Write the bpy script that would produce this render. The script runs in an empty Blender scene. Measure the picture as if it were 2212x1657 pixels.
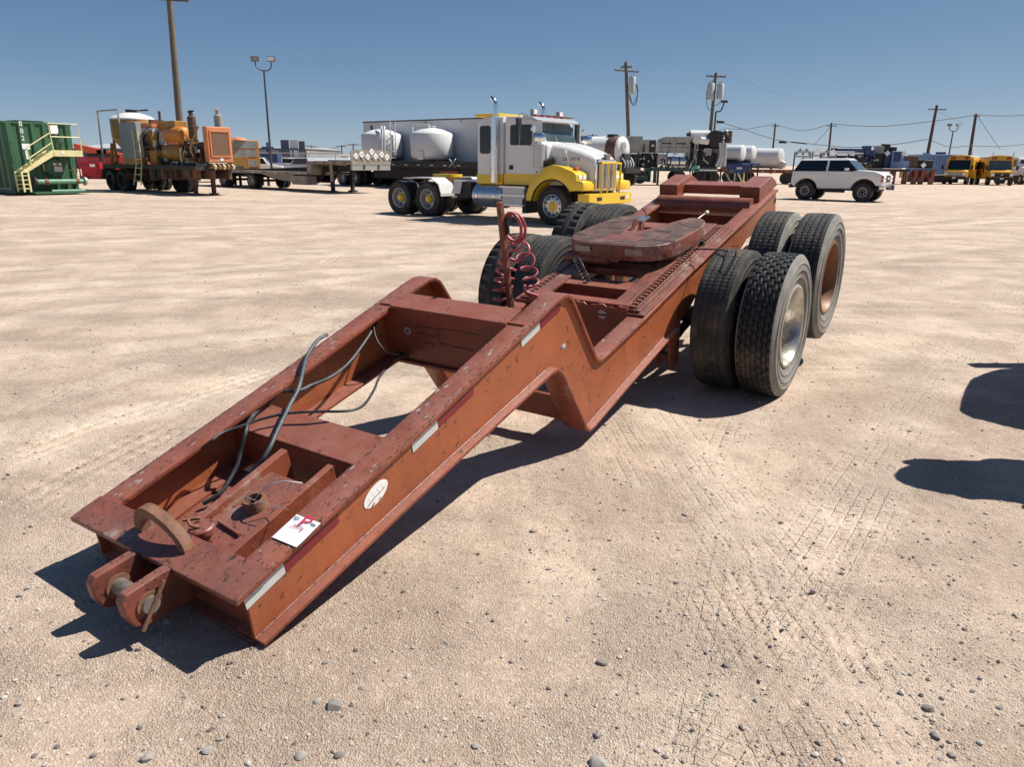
import bpy, bmesh, math, random
import numpy as np
from mathutils import Vector, Matrix
random.seed(7); np.random.seed(7)
R = math.radians; pi = math.pi
sc = bpy.context.scene
COL = sc.collection

# ---------------------------------------------------------------- camera
PITCH = math.atan(479.5/1580*math.cos(.0125)); ROLL = .0125
_fw = Vector((0, math.cos(PITCH), -math.sin(PITCH))); _up0 = Vector((0, math.sin(PITCH), math.cos(PITCH))); _rt0 = Vector((1,0,0))
_rt = _rt0*math.cos(ROLL)+_up0*math.sin(ROLL); _up = _up0*math.cos(ROLL)-_rt0*math.sin(ROLL)
CAM = Vector((0,0,1.65))
cd = bpy.data.cameras.new('camera'); cam = bpy.data.objects.new('camera', cd); COL.objects.link(cam)
cam.matrix_world = Matrix(((_rt.x,_up.x,-_fw.x,0),(_rt.y,_up.y,-_fw.y,0),(_rt.z,_up.z,-_fw.z,1.65),(0,0,0,1)))
cd.sensor_width = 36; cd.lens = 36*1580/2212; cd.clip_start = .05; cd.clip_end = 3000
sc.camera = cam

# ---------------------------------------------------------------- world, sun, exposure
SUN_AZ, SUN_EL = 72.0, 54.0            # azimuth clockwise from +Y
w = bpy.data.worlds.new('World'); sc.world = w; w.use_nodes = True
nt = w.node_tree; bg = nt.nodes['Background']
sky = nt.nodes.new('ShaderNodeTexSky'); sky.sky_type = 'NISHITA'; sky.sun_disc = False
sky.sun_elevation = R(SUN_EL); sky.sun_rotation = R(SUN_AZ)
sky.altitude = 900; sky.air_density = .4; sky.dust_density = .4; sky.ozone_density = 1.0
_sp = nt.nodes.new('ShaderNodeSeparateColor'); _cb = nt.nodes.new('ShaderNodeCombineColor'); nt.links.new(sky.outputs[0], _sp.inputs[0])
for _i, (_g, _k) in enumerate(((.88,1.66),(.67,2.24),(.46,3.34))):      # the even, slightly hazy blue of a dry noon: flattens the sky's gradient
    _p = nt.nodes.new('ShaderNodeMath'); _p.operation = 'POWER'; _p.inputs[1].default_value = _g; nt.links.new(_sp.outputs[_i], _p.inputs[0])
    _m = nt.nodes.new('ShaderNodeMath'); _m.operation = 'MULTIPLY'; _m.inputs[1].default_value = _k; nt.links.new(_p.outputs[0], _m.inputs[0]); nt.links.new(_m.outputs[0], _cb.inputs[_i])
nt.links.new(_cb.outputs[0], bg.inputs[0]); bg.inputs[1].default_value = .05
sd_ = bpy.data.lights.new('sun', 'SUN'); sun = bpy.data.objects.new('sun', sd_); COL.objects.link(sun)
sd_.energy = 5.0; sd_.angle = R(.53); sd_.color = (1, .955, .88)
_sdir = Vector((math.sin(R(SUN_AZ))*math.cos(R(SUN_EL)), math.cos(R(SUN_AZ))*math.cos(R(SUN_EL)), math.sin(R(SUN_EL))))
sun.rotation_euler = _sdir.to_track_quat('Z','Y').to_euler(); sun.location = (20,10,40)
sc.view_settings.view_transform = 'Standard'; sc.view_settings.look = 'None'
sc.view_settings.gamma = 1; sc.view_settings.use_curve_mapping = False
sc.view_settings.exposure = .44
try: sc.cycles.max_bounces = 6
except Exception: pass

# ---------------------------------------------------------------- measuring: a sight line through a spot of the photo (2212 wide) met with a plane
def ray(px, py): return _fw*1580 + _rt*(px-1106) - _up*(py-828.5)
def zm(x0, y0, s):                    # a zoomed crop of the photo -> photo coordinates
    return lambda x, y: ((x0+x*s)*.917462, (y0+y*s)*.917462)
def ground(p, z=0.):
    d = ray(*p); return CAM + d*((z-1.65)/d.z)
def at(p, Y):                          # the point of that sight line Y metres ahead
    d = ray(*p); return CAM + d*(Y/d.y)
YAW = R(-38.5)                         # everything in the yard is parked along this heading
FWD = Vector((math.cos(YAW), math.sin(YAW), 0)); LEFT = Vector((-FWD.y, FWD.x, 0))

# ---------------------------------------------------------------- materials
def mat(name, col, rough=.55, metal=0., var=.12, scale=6., dirt=None, damt=.5, dscale=3., dthr=.5, up=None, upamt=.5,
        bump=0., bscale=40., spots=None, sthr=.68, sscale=18., coat=0., streak=None, spec=.5, scuff=None, scthr=.62, wav=0.):
    m = bpy.data.materials.new(name); m.use_nodes = True
    n = m.node_tree.nodes; L = m.node_tree.links; b = n['Principled BSDF']
    b.inputs['Roughness'].default_value = rough; b.inputs['Metallic'].default_value = metal
    b.inputs['Coat Weight'].default_value = coat; b.inputs['Specular IOR Level'].default_value = spec
    tc = n.new('ShaderNodeTexCoord'); co = tc.outputs['Object']
    def noise(s, det=5, r=.6, src=None):
        t = n.new('ShaderNodeTexNoise'); t.inputs['Scale'].default_value = s; t.inputs['Detail'].default_value = det
        t.inputs['Roughness'].default_value = r; L.new(src or co, t.inputs['Vector']); return t.outputs['Fac']
    def ramp(f, a, c):
        t = n.new('ShaderNodeMapRange'); t.inputs[1].default_value = a; t.inputs[2].default_value = c
        L.new(f, t.inputs[0]); return t.outputs[0]
    def mul(f, k):
        t = n.new('ShaderNodeMath'); t.operation = 'MULTIPLY'; t.use_clamp = True; L.new(f, t.inputs[0])
        if isinstance(k, float) or isinstance(k, int): t.inputs[1].default_value = k
        else: L.new(k, t.inputs[1])
        return t.outputs[0]
    def mix(f, a, c):
        t = n.new('ShaderNodeMix'); t.data_type = 'RGBA'
        L.new(f, t.inputs[0])
        for v, i in ((a,6),(c,7)):
            if isinstance(v, tuple): t.inputs[i].default_value = (*v, 1)
            else: L.new(v, t.inputs[i])
        return t.outputs[2]
    c0 = tuple(max(0, x*(1-var)) for x in col); c1 = tuple(min(1, x*(1+var)) for x in col)
    c = mix(ramp(noise(scale), .3, .7), c0, c1)
    if streak:
        mp = n.new('ShaderNodeMapping'); mp.inputs['Scale'].default_value = (9,9,.6); L.new(co, mp.inputs[0])
        c = mix(mul(ramp(noise(2.2, 4, .6, mp.outputs[0]), .52, .7), .75), c, streak)
    if dirt: c = mix(mul(ramp(noise(dscale, 6, .65), dthr, dthr+.18), damt), c, dirt)
    if up:
        g = n.new('ShaderNodeNewGeometry'); s = n.new('ShaderNodeSeparateXYZ'); L.new(g.outputs['Normal'], s.inputs[0])
        c = mix(mul(mul(ramp(s.outputs[2], .45, .95), upamt), ramp(noise(5, 6, .7), .25, .65)), c, up)
    if scuff: c = mix(mul(mul(ramp(noise(1.7, 8, .72), scthr, scthr+.06), ramp(noise(14, 4, .7), .38, .6)), .8), c, scuff)
    if spots: c = mix(mul(ramp(noise(sscale, 3, .7), sthr, sthr+.06), .85), c, spots)
    L.new(c, b.inputs['Base Color'])
    if bump:
        bp = n.new('ShaderNodeBump'); bp.inputs['Strength'].default_value = 1; bp.inputs['Distance'].default_value = bump
        L.new(noise(bscale, 5, .65), bp.inputs['Height']); L.new(bp.outputs[0], b.inputs['Normal'])
        if wav:
            bw = n.new('ShaderNodeBump'); bw.inputs['Strength'].default_value = 1; bw.inputs['Distance'].default_value = wav; L.new(noise(4.5, 3, .5), bw.inputs['Height']); L.new(bw.outputs[0], bp.inputs['Normal'])
    rr = n.new('ShaderNodeMapRange'); rr.inputs[3].default_value = max(0, rough-.1); rr.inputs[4].default_value = min(1, rough+.12)
    L.new(noise(scale*2.3), rr.inputs[0]); L.new(rr.outputs[0], b.inputs['Roughness'])
    return m
DUST = (.40,.30,.22)
RED = mat('oxide_red_paint', (.25,.063,.032), .40, var=.22, scale=3.5, dirt=(.15,.042,.028), damt=.7, dscale=3.2, dthr=.48, up=(.30,.132,.096), upamt=.85,
          bump=.0016, bscale=60, spots=(.05,.026,.02), sthr=.62, sscale=24, scuff=(.36,.27,.22), scthr=.58, wav=.010)
REDW = mat('sunlit_side_paint', (.345,.098,.038), .42, var=.14, scale=2.2, dirt=(.25,.07,.03), damt=.75, dscale=2.6, dthr=.50, bump=.0014, bscale=60, spots=(.07,.03,.018), sthr=.63, sscale=22, scuff=(.22,.06,.035), scthr=.585, streak=(.30,.085,.034), wav=.008)  # sun's angle on the webs painted in as a lighter orange
RED2 = mat('worn_oxide_red_paint', (.20,.056,.036), .42, var=.25, scale=6, dirt=(.10,.045,.034), damt=.75, dscale=7, dthr=.48, up=(.26,.115,.085), upamt=.75,
           bump=.0026, bscale=45, spots=(.045,.027,.022), sthr=.58, sscale=34, scuff=(.36,.27,.22), scthr=.585, wav=.012)
REDD = mat('dark_red_paint', (.24,.062,.035), .5, var=.2, scale=4, dirt=(.09,.03,.02), damt=.6, dscale=4, spots=(.02,.012,.01), sthr=.64, bump=.001)
GREASE = mat('dried_grease', (.085,.05,.038), .55, var=.35, scale=9, dirt=(.24,.12,.085), damt=.75, dscale=6, dthr=.48, bump=.002, bscale=50)
RUST = mat('rusty_steel', (.20,.095,.055), .75, var=.3, scale=12, dirt=(.10,.05,.035), damt=.7, dscale=14, bump=.003, bscale=60)
STEEL = mat('worn_steel', (.30,.27,.25), .45, .6, var=.25, scale=10, dirt=(.15,.11,.08), damt=.6, dscale=9)
RUBBER = mat('tyre_rubber', (.022,.022,.023), .62, var=.3, scale=6, dirt=(.115,.09,.066), damt=.75, dscale=3.0, dthr=.53, bump=.001, bscale=80, spec=.35)
RUBBERD = mat('dusty_tyre_rubber', (.036,.035,.034), .7, var=.35, scale=6, dirt=(.13,.105,.08), damt=.75, dscale=4, dthr=.5, bump=.001, bscale=80, spec=.3)
WALL_G = mat('grey_dusty_sidewall', (.25,.235,.21), .85, var=.22, scale=7, dirt=(.075,.07,.066), damt=.7, dscale=5, dthr=.54, bump=.001, bscale=50, spec=.2)
RIMBARE = mat('scuffed_bare_rim', (.62,.60,.54), .3, .75, var=.15, scale=6, dirt=(.16,.13,.09), damt=.75, dscale=5, dthr=.47, bump=.0008)
RIMRUST = mat('brown_rusty_rim', (.22,.095,.042), .5, .2, var=.2, scale=5, dirt=(.13,.055,.025), damt=.6, dscale=3, dthr=.5)
BLACKR = mat('black_rubber_hose', (.03,.033,.036), .5, var=.3, scale=10, dirt=(.12,.12,.115), damt=.7, dscale=14)
GREYH = mat('grey_hose', (.06,.075,.085), .5, var=.25, scale=10, dirt=(.20,.21,.21), damt=.5, dscale=14)
PINK = mat('faded_red_hose', (.34,.06,.075), .4, var=.25, scale=8, up=(.55,.22,.215), upamt=.8)
WHITEP = mat('white_print', (.80,.80,.79), .5, var=.03)
PAPER = mat('white_paper', (.84,.85,.85), .6, var=.02, scale=3)
BLACK = mat('matt_black', (.014,.014,.015), .6, var=.3)
INK = mat('grey_blue_print', (.12,.16,.22), .7, var=.1)
INKRED = mat('red_print', (.62,.02,.07), .6, var=.05)
TAPE_W = mat('silver_reflective_tape', (.52,.55,.53), .35, var=.08, scale=14, dirt=(.35,.3,.25), damt=.4, dscale=12)
TAPE_R = mat('red_reflective_tape', (.19,.017,.024), .4, var=.12, scale=14)
YELLOW = mat('yellow_truck_paint', (.80,.52,.018), .3, var=.05, scale=2, coat=.4, dirt=(.45,.3,.05), damt=.35, dscale=3, dthr=.6)
YELLOWD = mat('ochre_machine_paint', (.40,.205,.04), .5, var=.18, scale=2.5, dirt=(.28,.13,.04), damt=.6, dscale=2.2, streak=(.22,.1,.04), spots=(.12,.05,.02), sthr=.66)
CREAM = mat('cream_yellow_paint', (.72,.66,.34), .5, var=.08, scale=3, dirt=(.4,.34,.2), damt=.4, dscale=4, dthr=.58)
ORANGE = mat('faded_orange_paint', (.62,.22,.09), .5, var=.14, scale=2, dirt=(.5,.3,.2), damt=.5, dscale=2.5, spots=(.15,.06,.03), sthr=.68)
ORANGEB = mat('bright_orange_paint', (.58,.22,.035), .45, var=.1, scale=2, dirt=(.5,.2,.05), damt=.4, dscale=3)
BROWNGR = mat('brown_radiator_core', (.17,.10,.06), .8, var=.25, scale=14, bump=.006, bscale=70)
WHITE = mat('white_vehicle_paint', (.70,.695,.675), .3, var=.03, scale=2, coat=.3, dirt=(.6,.55,.48), damt=.25, dscale=2)
WHITET = mat('white_tank_paint', (.64,.645,.64), .5, var=.04, scale=1.5, streak=(.55,.54,.52))
WHITEU = mat('white_tank_dusty_below', (.64,.63,.61), .45, var=.06, scale=1.2, dirt=(.58,.47,.34), damt=.5, dscale=.8)
GREYM = mat('grey_machine_paint', (.30,.31,.29), .5, var=.15, scale=2, dirt=(.18,.17,.15), damt=.6, dscale=2.5)
GREYC = mat('grey_cabinet_paint', (.23,.245,.27), .45, var=.06, scale=2)
LGREY = mat('light_grey_steel', (.50,.51,.52), .4, .5, var=.12, scale=4, dirt=(.35,.33,.3), damt=.4, dscale=4)
CHROME = mat('chrome', (.75,.76,.78), .13, 1., var=.05, scale=4, dirt=(.5,.48,.44), damt=.3, dscale=5)
ALU = mat('brushed_aluminium', (.62,.63,.65), .3, .9, var=.08, scale=5, dirt=(.42,.40,.38), damt=.5, dscale=5)
GALV = mat('galvanised_steel', (.42,.42,.41), .45, .6, var=.2, scale=12, dirt=(.3,.27,.23), damt=.5, dscale=6)
ALUF = mat('weathered_aluminium_deck', (.32,.29,.25), .5, .3, var=.2, scale=3, dirt=(.22,.18,.14), damt=.6, dscale=2)
DARK = mat('dark_chassis', (.022,.021,.021), .65, var=.4, scale=5, dirt=(.09,.075,.06), damt=.5, dscale=4)
BROWNCH = mat('brown_chassis', (.10,.055,.04), .65, var=.3, scale=4, dirt=(.16,.11,.08), damt=.5, dscale=3)
GREENT = mat('green_tank_paint', (.038,.118,.058), .5, var=.16, scale=1.4, dirt=(.065,.15,.09), damt=.5, dscale=1.8, streak=(.03,.085,.045), spots=(.10,.05,.03), sthr=.72)
GREENP = mat('pale_green_pipe_paint', (.13,.27,.18), .5, var=.15, scale=4, dirt=(.16,.08,.05), damt=.7, dscale=3.5, dthr=.58)
GREENC = mat('dark_green_chassis', (.018,.075,.062), .5, var=.25, scale=3, dirt=(.06,.07,.06), damt=.5, dscale=3)
TEAL = mat('teal_paint', (.10,.32,.27), .5)
NAVY = mat('navy_machine_paint', (.018,.045,.14), .45, var=.2, scale=2, dirt=(.05,.06,.09), damt=.5, dscale=2)
BLUEC = mat('faded_blue_tank_paint', (.17,.29,.50), .5, var=.12, scale=1, dirt=(.42,.33,.33), damt=.6, dscale=.5)
GLASSD = mat('dark_tinted_glass', (.006,.008,.013), .06, var=.1, spec=.6)
GLASSW = mat('windscreen_glass', (.055,.085,.088), .05, var=.2, scale=1.5, spec=.8)
BUSY = mat('school_bus_yellow', (.66,.35,.03), .4, var=.08, scale=1.5, dirt=(.5,.32,.1), damt=.4, dscale=1.5)
REDMACH = mat('red_machine_paint', (.42,.02,.03), .5, var=.2, scale=1.5, dirt=(.25,.02,.025), damt=.5, dscale=2)
REDOR = mat('orange_red_machine_paint', (.65,.10,.04), .45, var=.15, scale=1.5)
WOOD = mat('weathered_pole_wood', (.155,.125,.095), .85, var=.25, scale=4, dirt=(.09,.065,.05), damt=.6, dscale=3, bump=.01, bscale=12)
WOODR = mat('dark_brown_pole_wood', (.085,.042,.034), .85, var=.25, scale=4)
POLEM = mat('dark_bronze_pole', (.045,.045,.052), .5, var=.2)
WIRE = mat('power_line', (.05,.05,.055), .6)
XFMR = mat('transformer_grey', (.45,.47,.47), .5, var=.08, scale=3)
ROOFG = mat('pale_metal_roof', (.45,.47,.48), .5, .1, var=.05, scale=.3)
WALLG = mat('grey_metal_cladding', (.24,.25,.255), .6, var=.06, scale=.4)
WALLD = mat('dark_blue_grey_trim', (.055,.075,.12), .55)
LAMPW = mat('lamp_lens', (.8,.8,.8), .15, var=.05)
AMBER = mat('amber_lens', (.75,.14,.015), .25, var=.05)
REDL = mat('red_lens', (.40,.015,.012), .25, var=.05)
STONES = [mat('grey_stone', (.33,.30,.265), .85, var=.25, scale=22, bump=.003, bscale=60, dirt=(.40,.32,.26), damt=.5, dscale=18),
          mat('dark_stone', (.17,.15,.135), .85, var=.3, scale=22, bump=.003, bscale=60, dirt=(.3,.24,.19), damt=.4, dscale=18),
          mat('pale_stone', (.50,.46,.41), .85, var=.2, scale=22, bump=.003, bscale=60, dirt=(.42,.33,.26), damt=.4, dscale=18)]

# ---------------------------------------------------------------- mesh builder
class MB:
    def __init__(s): s.v = []; s.f = []
    def add(s, vs, fs, M=None):
        o = len(s.v)
        s.v += [tuple(M @ Vector(p)) if M else tuple(p) for p in vs]; s.f += [tuple(i+o for i in f) for f in fs]; return s
    def box(s, x0, x1, y0, y1, z0, z1, M=None):
        x0, x1 = min(x0,x1), max(x0,x1); y0, y1 = min(y0,y1), max(y0,y1); z0, z1 = min(z0,z1), max(z0,z1)
        return s.add([(x0,y0,z0),(x1,y0,z0),(x1,y1,z0),(x0,y1,z0),(x0,y0,z1),(x1,y0,z1),(x1,y1,z1),(x0,y1,z1)],
                     [(0,3,2,1),(4,5,6,7),(0,1,5,4),(1,2,6,5),(2,3,7,6),(3,0,4,7)], M)
    def hexa(s, p, M=None):   # 4 bottom then 4 top
        return s.add(p, [(0,3,2,1),(4,5,6,7),(0,1,5,4),(1,2,6,5),(2,3,7,6),(3,0,4,7)], M)
    def prism(s, poly, ax, c0, c1, M=None):     # polygon in the plane across axis ax
        n = len(poly); put = {'x': lambda a,b,c:(c,a,b), 'y': lambda a,b,c:(a,c,b), 'z': lambda a,b,c:(a,b,c)}[ax]
        A = sum(poly[i][0]*poly[(i+1)%n][1]-poly[(i+1)%n][0]*poly[i][1] for i in range(n))
        flip = (A > 0) == (ax != 'y')
        vs = [put(a,b,c0) for a,b in poly]+[put(a,b,c1) for a,b in poly]
        if c1 < c0: flip = not flip
        cap0 = tuple(range(n)); cap1 = tuple(range(n,2*n))
        if flip: fs = [cap0[::-1], cap1]+[(i,(i+1)%n,n+(i+1)%n,n+i) for i in range(n)]
        else: fs = [cap0, cap1[::-1]]+[(i,n+i,n+(i+1)%n,(i+1)%n) for i in range(n)]
        return s.add(vs, fs, M)
    def tube(s, pts, r, n=8, caps=True, M=None, closed=False):
        pts = [Vector(p) for p in pts]; N = len(pts); rs = r if isinstance(r, (list,tuple)) else [r]*N
        up = None; rings = []
        for i, p in enumerate(pts):
            if closed: t = pts[(i+1)%N]-pts[(i-1)%N]
            else: t = (pts[min(i+1,N-1)]-pts[max(i-1,0)])
            t.normalize()
            if up is None:
                a = Vector((0,0,1)) if abs(t.z) < .9 else Vector((1,0,0)); up = t.cross(a).normalized()
            up = (up - t*up.dot(t)).normalized(); b = t.cross(up)
            rings.append([p+(up*math.cos(2*pi*k/n)+b*math.sin(2*pi*k/n))*rs[i] for k in range(n)])
        vs = [q for g in rings for q in g]; fs = []
        for i in range(N if closed else N-1):
            j = (i+1)%N
            for k in range(n): fs.append((i*n+k, i*n+(k+1)%n, j*n+(k+1)%n, j*n+k))
        if caps and not closed: fs += [tuple(range(n))[::-1], tuple((N-1)*n+k for k in range(n))]
        return s.add(vs, fs, M)
    def lathe(s, prof, o=(0,0,0), ax='z', n=24, M=None, closed=False, caps=True):  # profile of (radius, height along axis)
        put = {'z': lambda c,q,h:(c,q,h), 'x': lambda c,q,h:(h,c,q), 'y': lambda c,q,h:(q,h,c)}[ax]
        vs = []; fs = []; m = len(prof)
        for r, h in prof:
            for k in range(n):
                p = put(r*math.cos(2*pi*k/n), r*math.sin(2*pi*k/n), h); vs.append((p[0]+o[0],p[1]+o[1],p[2]+o[2]))
        for i in range(m if closed else m-1):
            j = (i+1)%m
            for k in range(n): fs.append((i*n+k, i*n+(k+1)%n, j*n+(k+1)%n, j*n+k))
        if not closed and caps:
            if prof[0][0] > 1e-4: fs.append(tuple(range(n))[::-1])
            if prof[-1][0] > 1e-4: fs.append(tuple((m-1)*n+k for k in range(n)))
        return s.add(vs, fs, M)
    def cyl(s, a, b, r, n=16, M=None): return s.tube([a,b], r, n, True, M)
    def loft(s, rings, caps=True, M=None):
        n = len(rings[0]); vs = [p for g in rings for p in g]; fs = []
        for i in range(len(rings)-1):
            for k in range(n): fs.append((i*n+k, i*n+(k+1)%n, (i+1)*n+(k+1)%n, (i+1)*n+k))
        if caps: fs += [tuple(range(n))[::-1], tuple((len(rings)-1)*n+k for k in range(n))]
        return s.add(vs, fs, M)
    def flange(s, path, t, y0, y1, M=None):     # plate of thickness t hung below an (x,z) path
        n = len(path); low = []
        for i in range(n):
            a = Vector(path[max(i-1,0)]); b = Vector(path[min(i+1,n-1)]); d = (b-a).normalized()
            nn = Vector((-d.y, d.x)); nn = nn if nn.y > -.2 or True else nn
            q = Vector(path[i])-nn*t; low.append((q.x,q.y))
        rings = [[(path[i][0],y0,path[i][1]),(path[i][0],y1,path[i][1]),(low[i][0],y1,low[i][1]),(low[i][0],y0,low[i][1])] for i in range(n)]
        return s.loft(rings, True, M)
    def mesh(s, name, m=None, smooth=None, bevel=0.):
        me = bpy.data.meshes.new(name); me.from_pydata(s.v, [], s.f)
        bm = bmesh.new(); bm.from_mesh(me)
        bmesh.ops.recalc_face_normals(bm, faces=bm.faces)
        if bevel:
            ed = [e for e in bm.edges if len(e.link_faces) == 2 and e.calc_face_angle(0) > R(35)]
            bmesh.ops.bevel(bm, geom=ed, offset=bevel, segments=2, affect='EDGES', profile=.5, clamp_overlap=True)
        bm.to_mesh(me); bm.free()
        if smooth is not None:
            me.polygons.foreach_set('use_smooth', [True]*len(me.polygons)); me.set_sharp_from_angle(angle=R(smooth))
        for x in (m if isinstance(m, (list,tuple)) else [m]):
            if x: me.materials.append(x)
        return me
    def build(s, name, m=None, parent=None, smooth=None, bevel=0.):
        return link(name, s.mesh(name, m, smooth, bevel), parent)
def link(name, me, parent=None):
    o = bpy.data.objects.new(name, me); COL.objects.link(o)
    if parent: o.parent = parent
    return o
def tag(o, label, cat, group=None, kind=None):
    if label: o['label'] = label
    if cat: o['category'] = cat
    if group: o['group'] = group
    if kind: o['kind'] = kind
    return o
def thing(name, label, cat, loc=(0,0,0), rz=0., group=None):
    o = bpy.data.objects.new(name, None); COL.objects.link(o); o.location = loc; o.rotation_euler = (0,0,rz)
    o.empty_display_size = .3
    return tag(o, label, cat, group)
def structure(o): o['kind'] = 'structure'; return o
def stuff(o): o['kind'] = 'stuff'; return o
def copy_thing(src, label=None, loc=None, rz=None):
    def rec(o, par):
        c = o.copy(); COL.objects.link(c); c.parent = par
        for k in o.children: rec(k, c)
        return c
    c = rec(src, None)
    if label: c['label'] = label
    if loc is not None: c.location = loc
    if rz is not None: c.rotation_euler = (0,0,rz)
    return c
def text(body, size, M, m, parent, name='lettering', depth=.0, align='CENTER'):
    cu = bpy.data.curves.new(name, 'FONT'); cu.body = body; cu.size = size; cu.align_x = align; cu.align_y = 'CENTER'; cu.extrude = depth
    o = bpy.data.objects.new('tmp_text', cu); COL.objects.link(o)
    dg = bpy.context.evaluated_depsgraph_get(); me = bpy.data.meshes.new_from_object(o.evaluated_get(dg)); bpy.data.objects.remove(o)
    me.transform(M); me.materials.clear(); me.materials.append(m); me.name = name
    return link(name, me, parent)
def axes(o, x, y):                     # matrix whose x and y axes lie along the given directions
    x = Vector(x).normalized(); y = Vector(y); z = x.cross(y).normalized(); y = z.cross(x)
    return Matrix(((x.x,y.x,z.x,o[0]),(x.y,y.y,z.y,o[1]),(x.z,y.z,z.z,o[2]),(0,0,0,1)))
def arc(cx, cz, r, a0, a1, n): return [(cx+r*math.cos(R(a0+(a1-a0)*i/n)), cz+r*math.sin(R(a0+(a1-a0)*i/n))) for i in range(n+1)]
def bez(pts, n=10):                    # smooth curve through points
    P = [Vector(p) for p in pts]; out = []
    for i in range(len(P)-1):
        p0 = P[max(i-1,0)]; p1 = P[i]; p2 = P[i+1]; p3 = P[min(i+2,len(P)-1)]
        for k in range(n):
            t = k/n; out.append(.5*((2*p1)+(p2-p0)*t+(2*p0-5*p1+4*p2-p3)*t*t+(3*p1-p0-3*p2+p3)*t**3))
    return out+[P[-1]]

# ---------------------------------------------------------------- ground
def ground_material():
    m = bpy.data.materials.new('caliche_gravel'); m.use_nodes = True
    n = m.node_tree.nodes; L = m.node_tree.links; b = n['Principled BSDF']; b.inputs['Roughness'].default_value = .95; b.inputs['Specular IOR Level'].default_value = .15
    g = n.new('ShaderNodeNewGeometry'); co = g.outputs['Position']
    def noise(s, det=4, r=.6, sc3=None, rot=0, off=0):
        mp = n.new('ShaderNodeMapping'); mp.inputs['Scale'].default_value = sc3 or (1,1,1); mp.inputs['Rotation'].default_value = (0,0,rot); mp.inputs['Location'].default_value = (off,off*.7,0)
        L.new(co, mp.inputs[0]); t = n.new('ShaderNodeTexNoise'); t.inputs['Scale'].default_value = s; t.inputs['Detail'].default_value = det; t.inputs['Roughness'].default_value = r
        L.new(mp.outputs[0], t.inputs['Vector']); return t.outputs['Fac']
    def ramp(f, a, c, k=1.):
        t = n.new('ShaderNodeMapRange'); t.inputs[1].default_value = a; t.inputs[2].default_value = c; t.inputs[4].default_value = k; L.new(f, t.inputs[0]); return t.outputs[0]
    def mix(f, a, c):
        t = n.new('ShaderNodeMix'); t.data_type = 'RGBA'; L.new(f, t.inputs[0])
        for v, i in ((a,6),(c,7)):
            if isinstance(v, tuple): t.inputs[i].default_value = (*v,1)
            else: L.new(v, t.inputs[i])
        return t.outputs[2]
    c = mix(ramp(noise(.35, 5), .35, .65), (.575,.435,.33), (.62,.476,.364))
    c = mix(ramp(noise(.16, 4, .6, off=2), .44, .66, .65), c, (.48,.355,.268))         # broad browner ground
    c = mix(ramp(noise(1.3, 6, .7, off=4), .48, .66, .8), c, (.70,.575,.455))        # pale packed fines
    c = mix(ramp(noise(.5, 5, .65, off=9), .52, .7, .5), c, (.50,.37,.285))         # pinkish damp patches
    # long pale and brown bands where vehicles have driven
    c = mix(ramp(noise(1.0, 5, .65, (.05,.6,1), R(-16)), .52, .62, .75), c, (.70,.575,.46))
    c = mix(ramp(noise(1.0, 5, .65, (.06,.8,1), R(-12), 7), .54, .64, .7), c, (.44,.335,.255))
    c = mix(ramp(noise(1.0, 4, .65, (.05,1.4,1), R(8), 17), .55, .62, .6), c, (.45,.345,.262))
    # wheel tracks: pairs of packed pale bands with darker thrown-up edges
    sh1 = noise(3.0, 2, .7, None, 0, 3); sh2 = noise(.35, 1, .6, None, 0, 5)
    def track(p0, p1, gauge, wd, col, amt, wob, seed, pitch=0):
        nonlocal c
        a = Vector(p0); e = Vector(p1); d = (e-a).normalized(); nv = Vector((-d.y, d.x, 0)); off = nv.x*a.x+nv.y*a.y
        vm = n.new('ShaderNodeVectorMath'); vm.operation = 'DOT_PRODUCT'; L.new(co, vm.inputs[0]); vm.inputs[1].default_value = nv
        vu = n.new('ShaderNodeVectorMath'); vu.operation = 'DOT_PRODUCT'; L.new(co, vu.inputs[0]); vu.inputs[1].default_value = (d.x, d.y, 0)
        def mth(op, x, y=None, z=None):
            t = n.new('ShaderNodeMath'); t.operation = op
            for i, q in enumerate((x, y, z)):
                if q is None: continue
                if isinstance(q, (int, float)): t.inputs[i].default_value = q
                else: L.new(q, t.inputs[i])
            return t.outputs[0]
        bend = mth('MULTIPLY', mth('SINE', mth('MULTIPLY_ADD', vu.outputs[1], wob[0], wob[1])), wob[2])
        v = mth('ADD', mth('SUBTRACT', vm.outputs[1], off), bend)
        v0 = v
        if gauge: v = mth('SUBTRACT', mth('ABSOLUTE', v), gauge/2)
        v = mth('ADD', mth('ABSOLUTE', v), mth('MULTIPLY', mth('SUBTRACT', sh1, .5), wd*.9))
        m_ = ramp(v, wd, wd*.45); brk = ramp(sh2, .36, .58) if seed % 2 else ramp(sh2, .64, .42)
        c = mix(mth('MULTIPLY', mth('MULTIPLY', m_, brk), amt), c, col)
        if pitch:      # tread print: long grooves and cross lugs pressed into the fines
            lg = ramp(mth('SINE', mth('MULTIPLY', v0, 2*pi/.062)), .55, .8); cr = ramp(mth('SINE', mth('MULTIPLY_ADD', v0, 9., mth('MULTIPLY', vu.outputs[1], 2*pi/pitch))), .5, .75)
            treads.append(mth('MULTIPLY', mth('MULTIPLY', mth('MAXIMUM', lg, mth('MULTIPLY', cr, .8)), m_), mth('MULTIPLY', brk, ramp(sh1, .42, .58))))
        rim = mth('MULTIPLY', ramp(v, wd*.75, wd), ramp(v, wd*1.7, wd*1.1)); c = mix(mth('MULTIPLY', mth('MULTIPLY', rim, brk), amt*.55), c, (.42,.32,.245))
    treads = []
    PALE = (.68,.555,.435); BRN = (.44,.33,.247); gq = lambda x, y: tuple(ground((x, y)))
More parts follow.
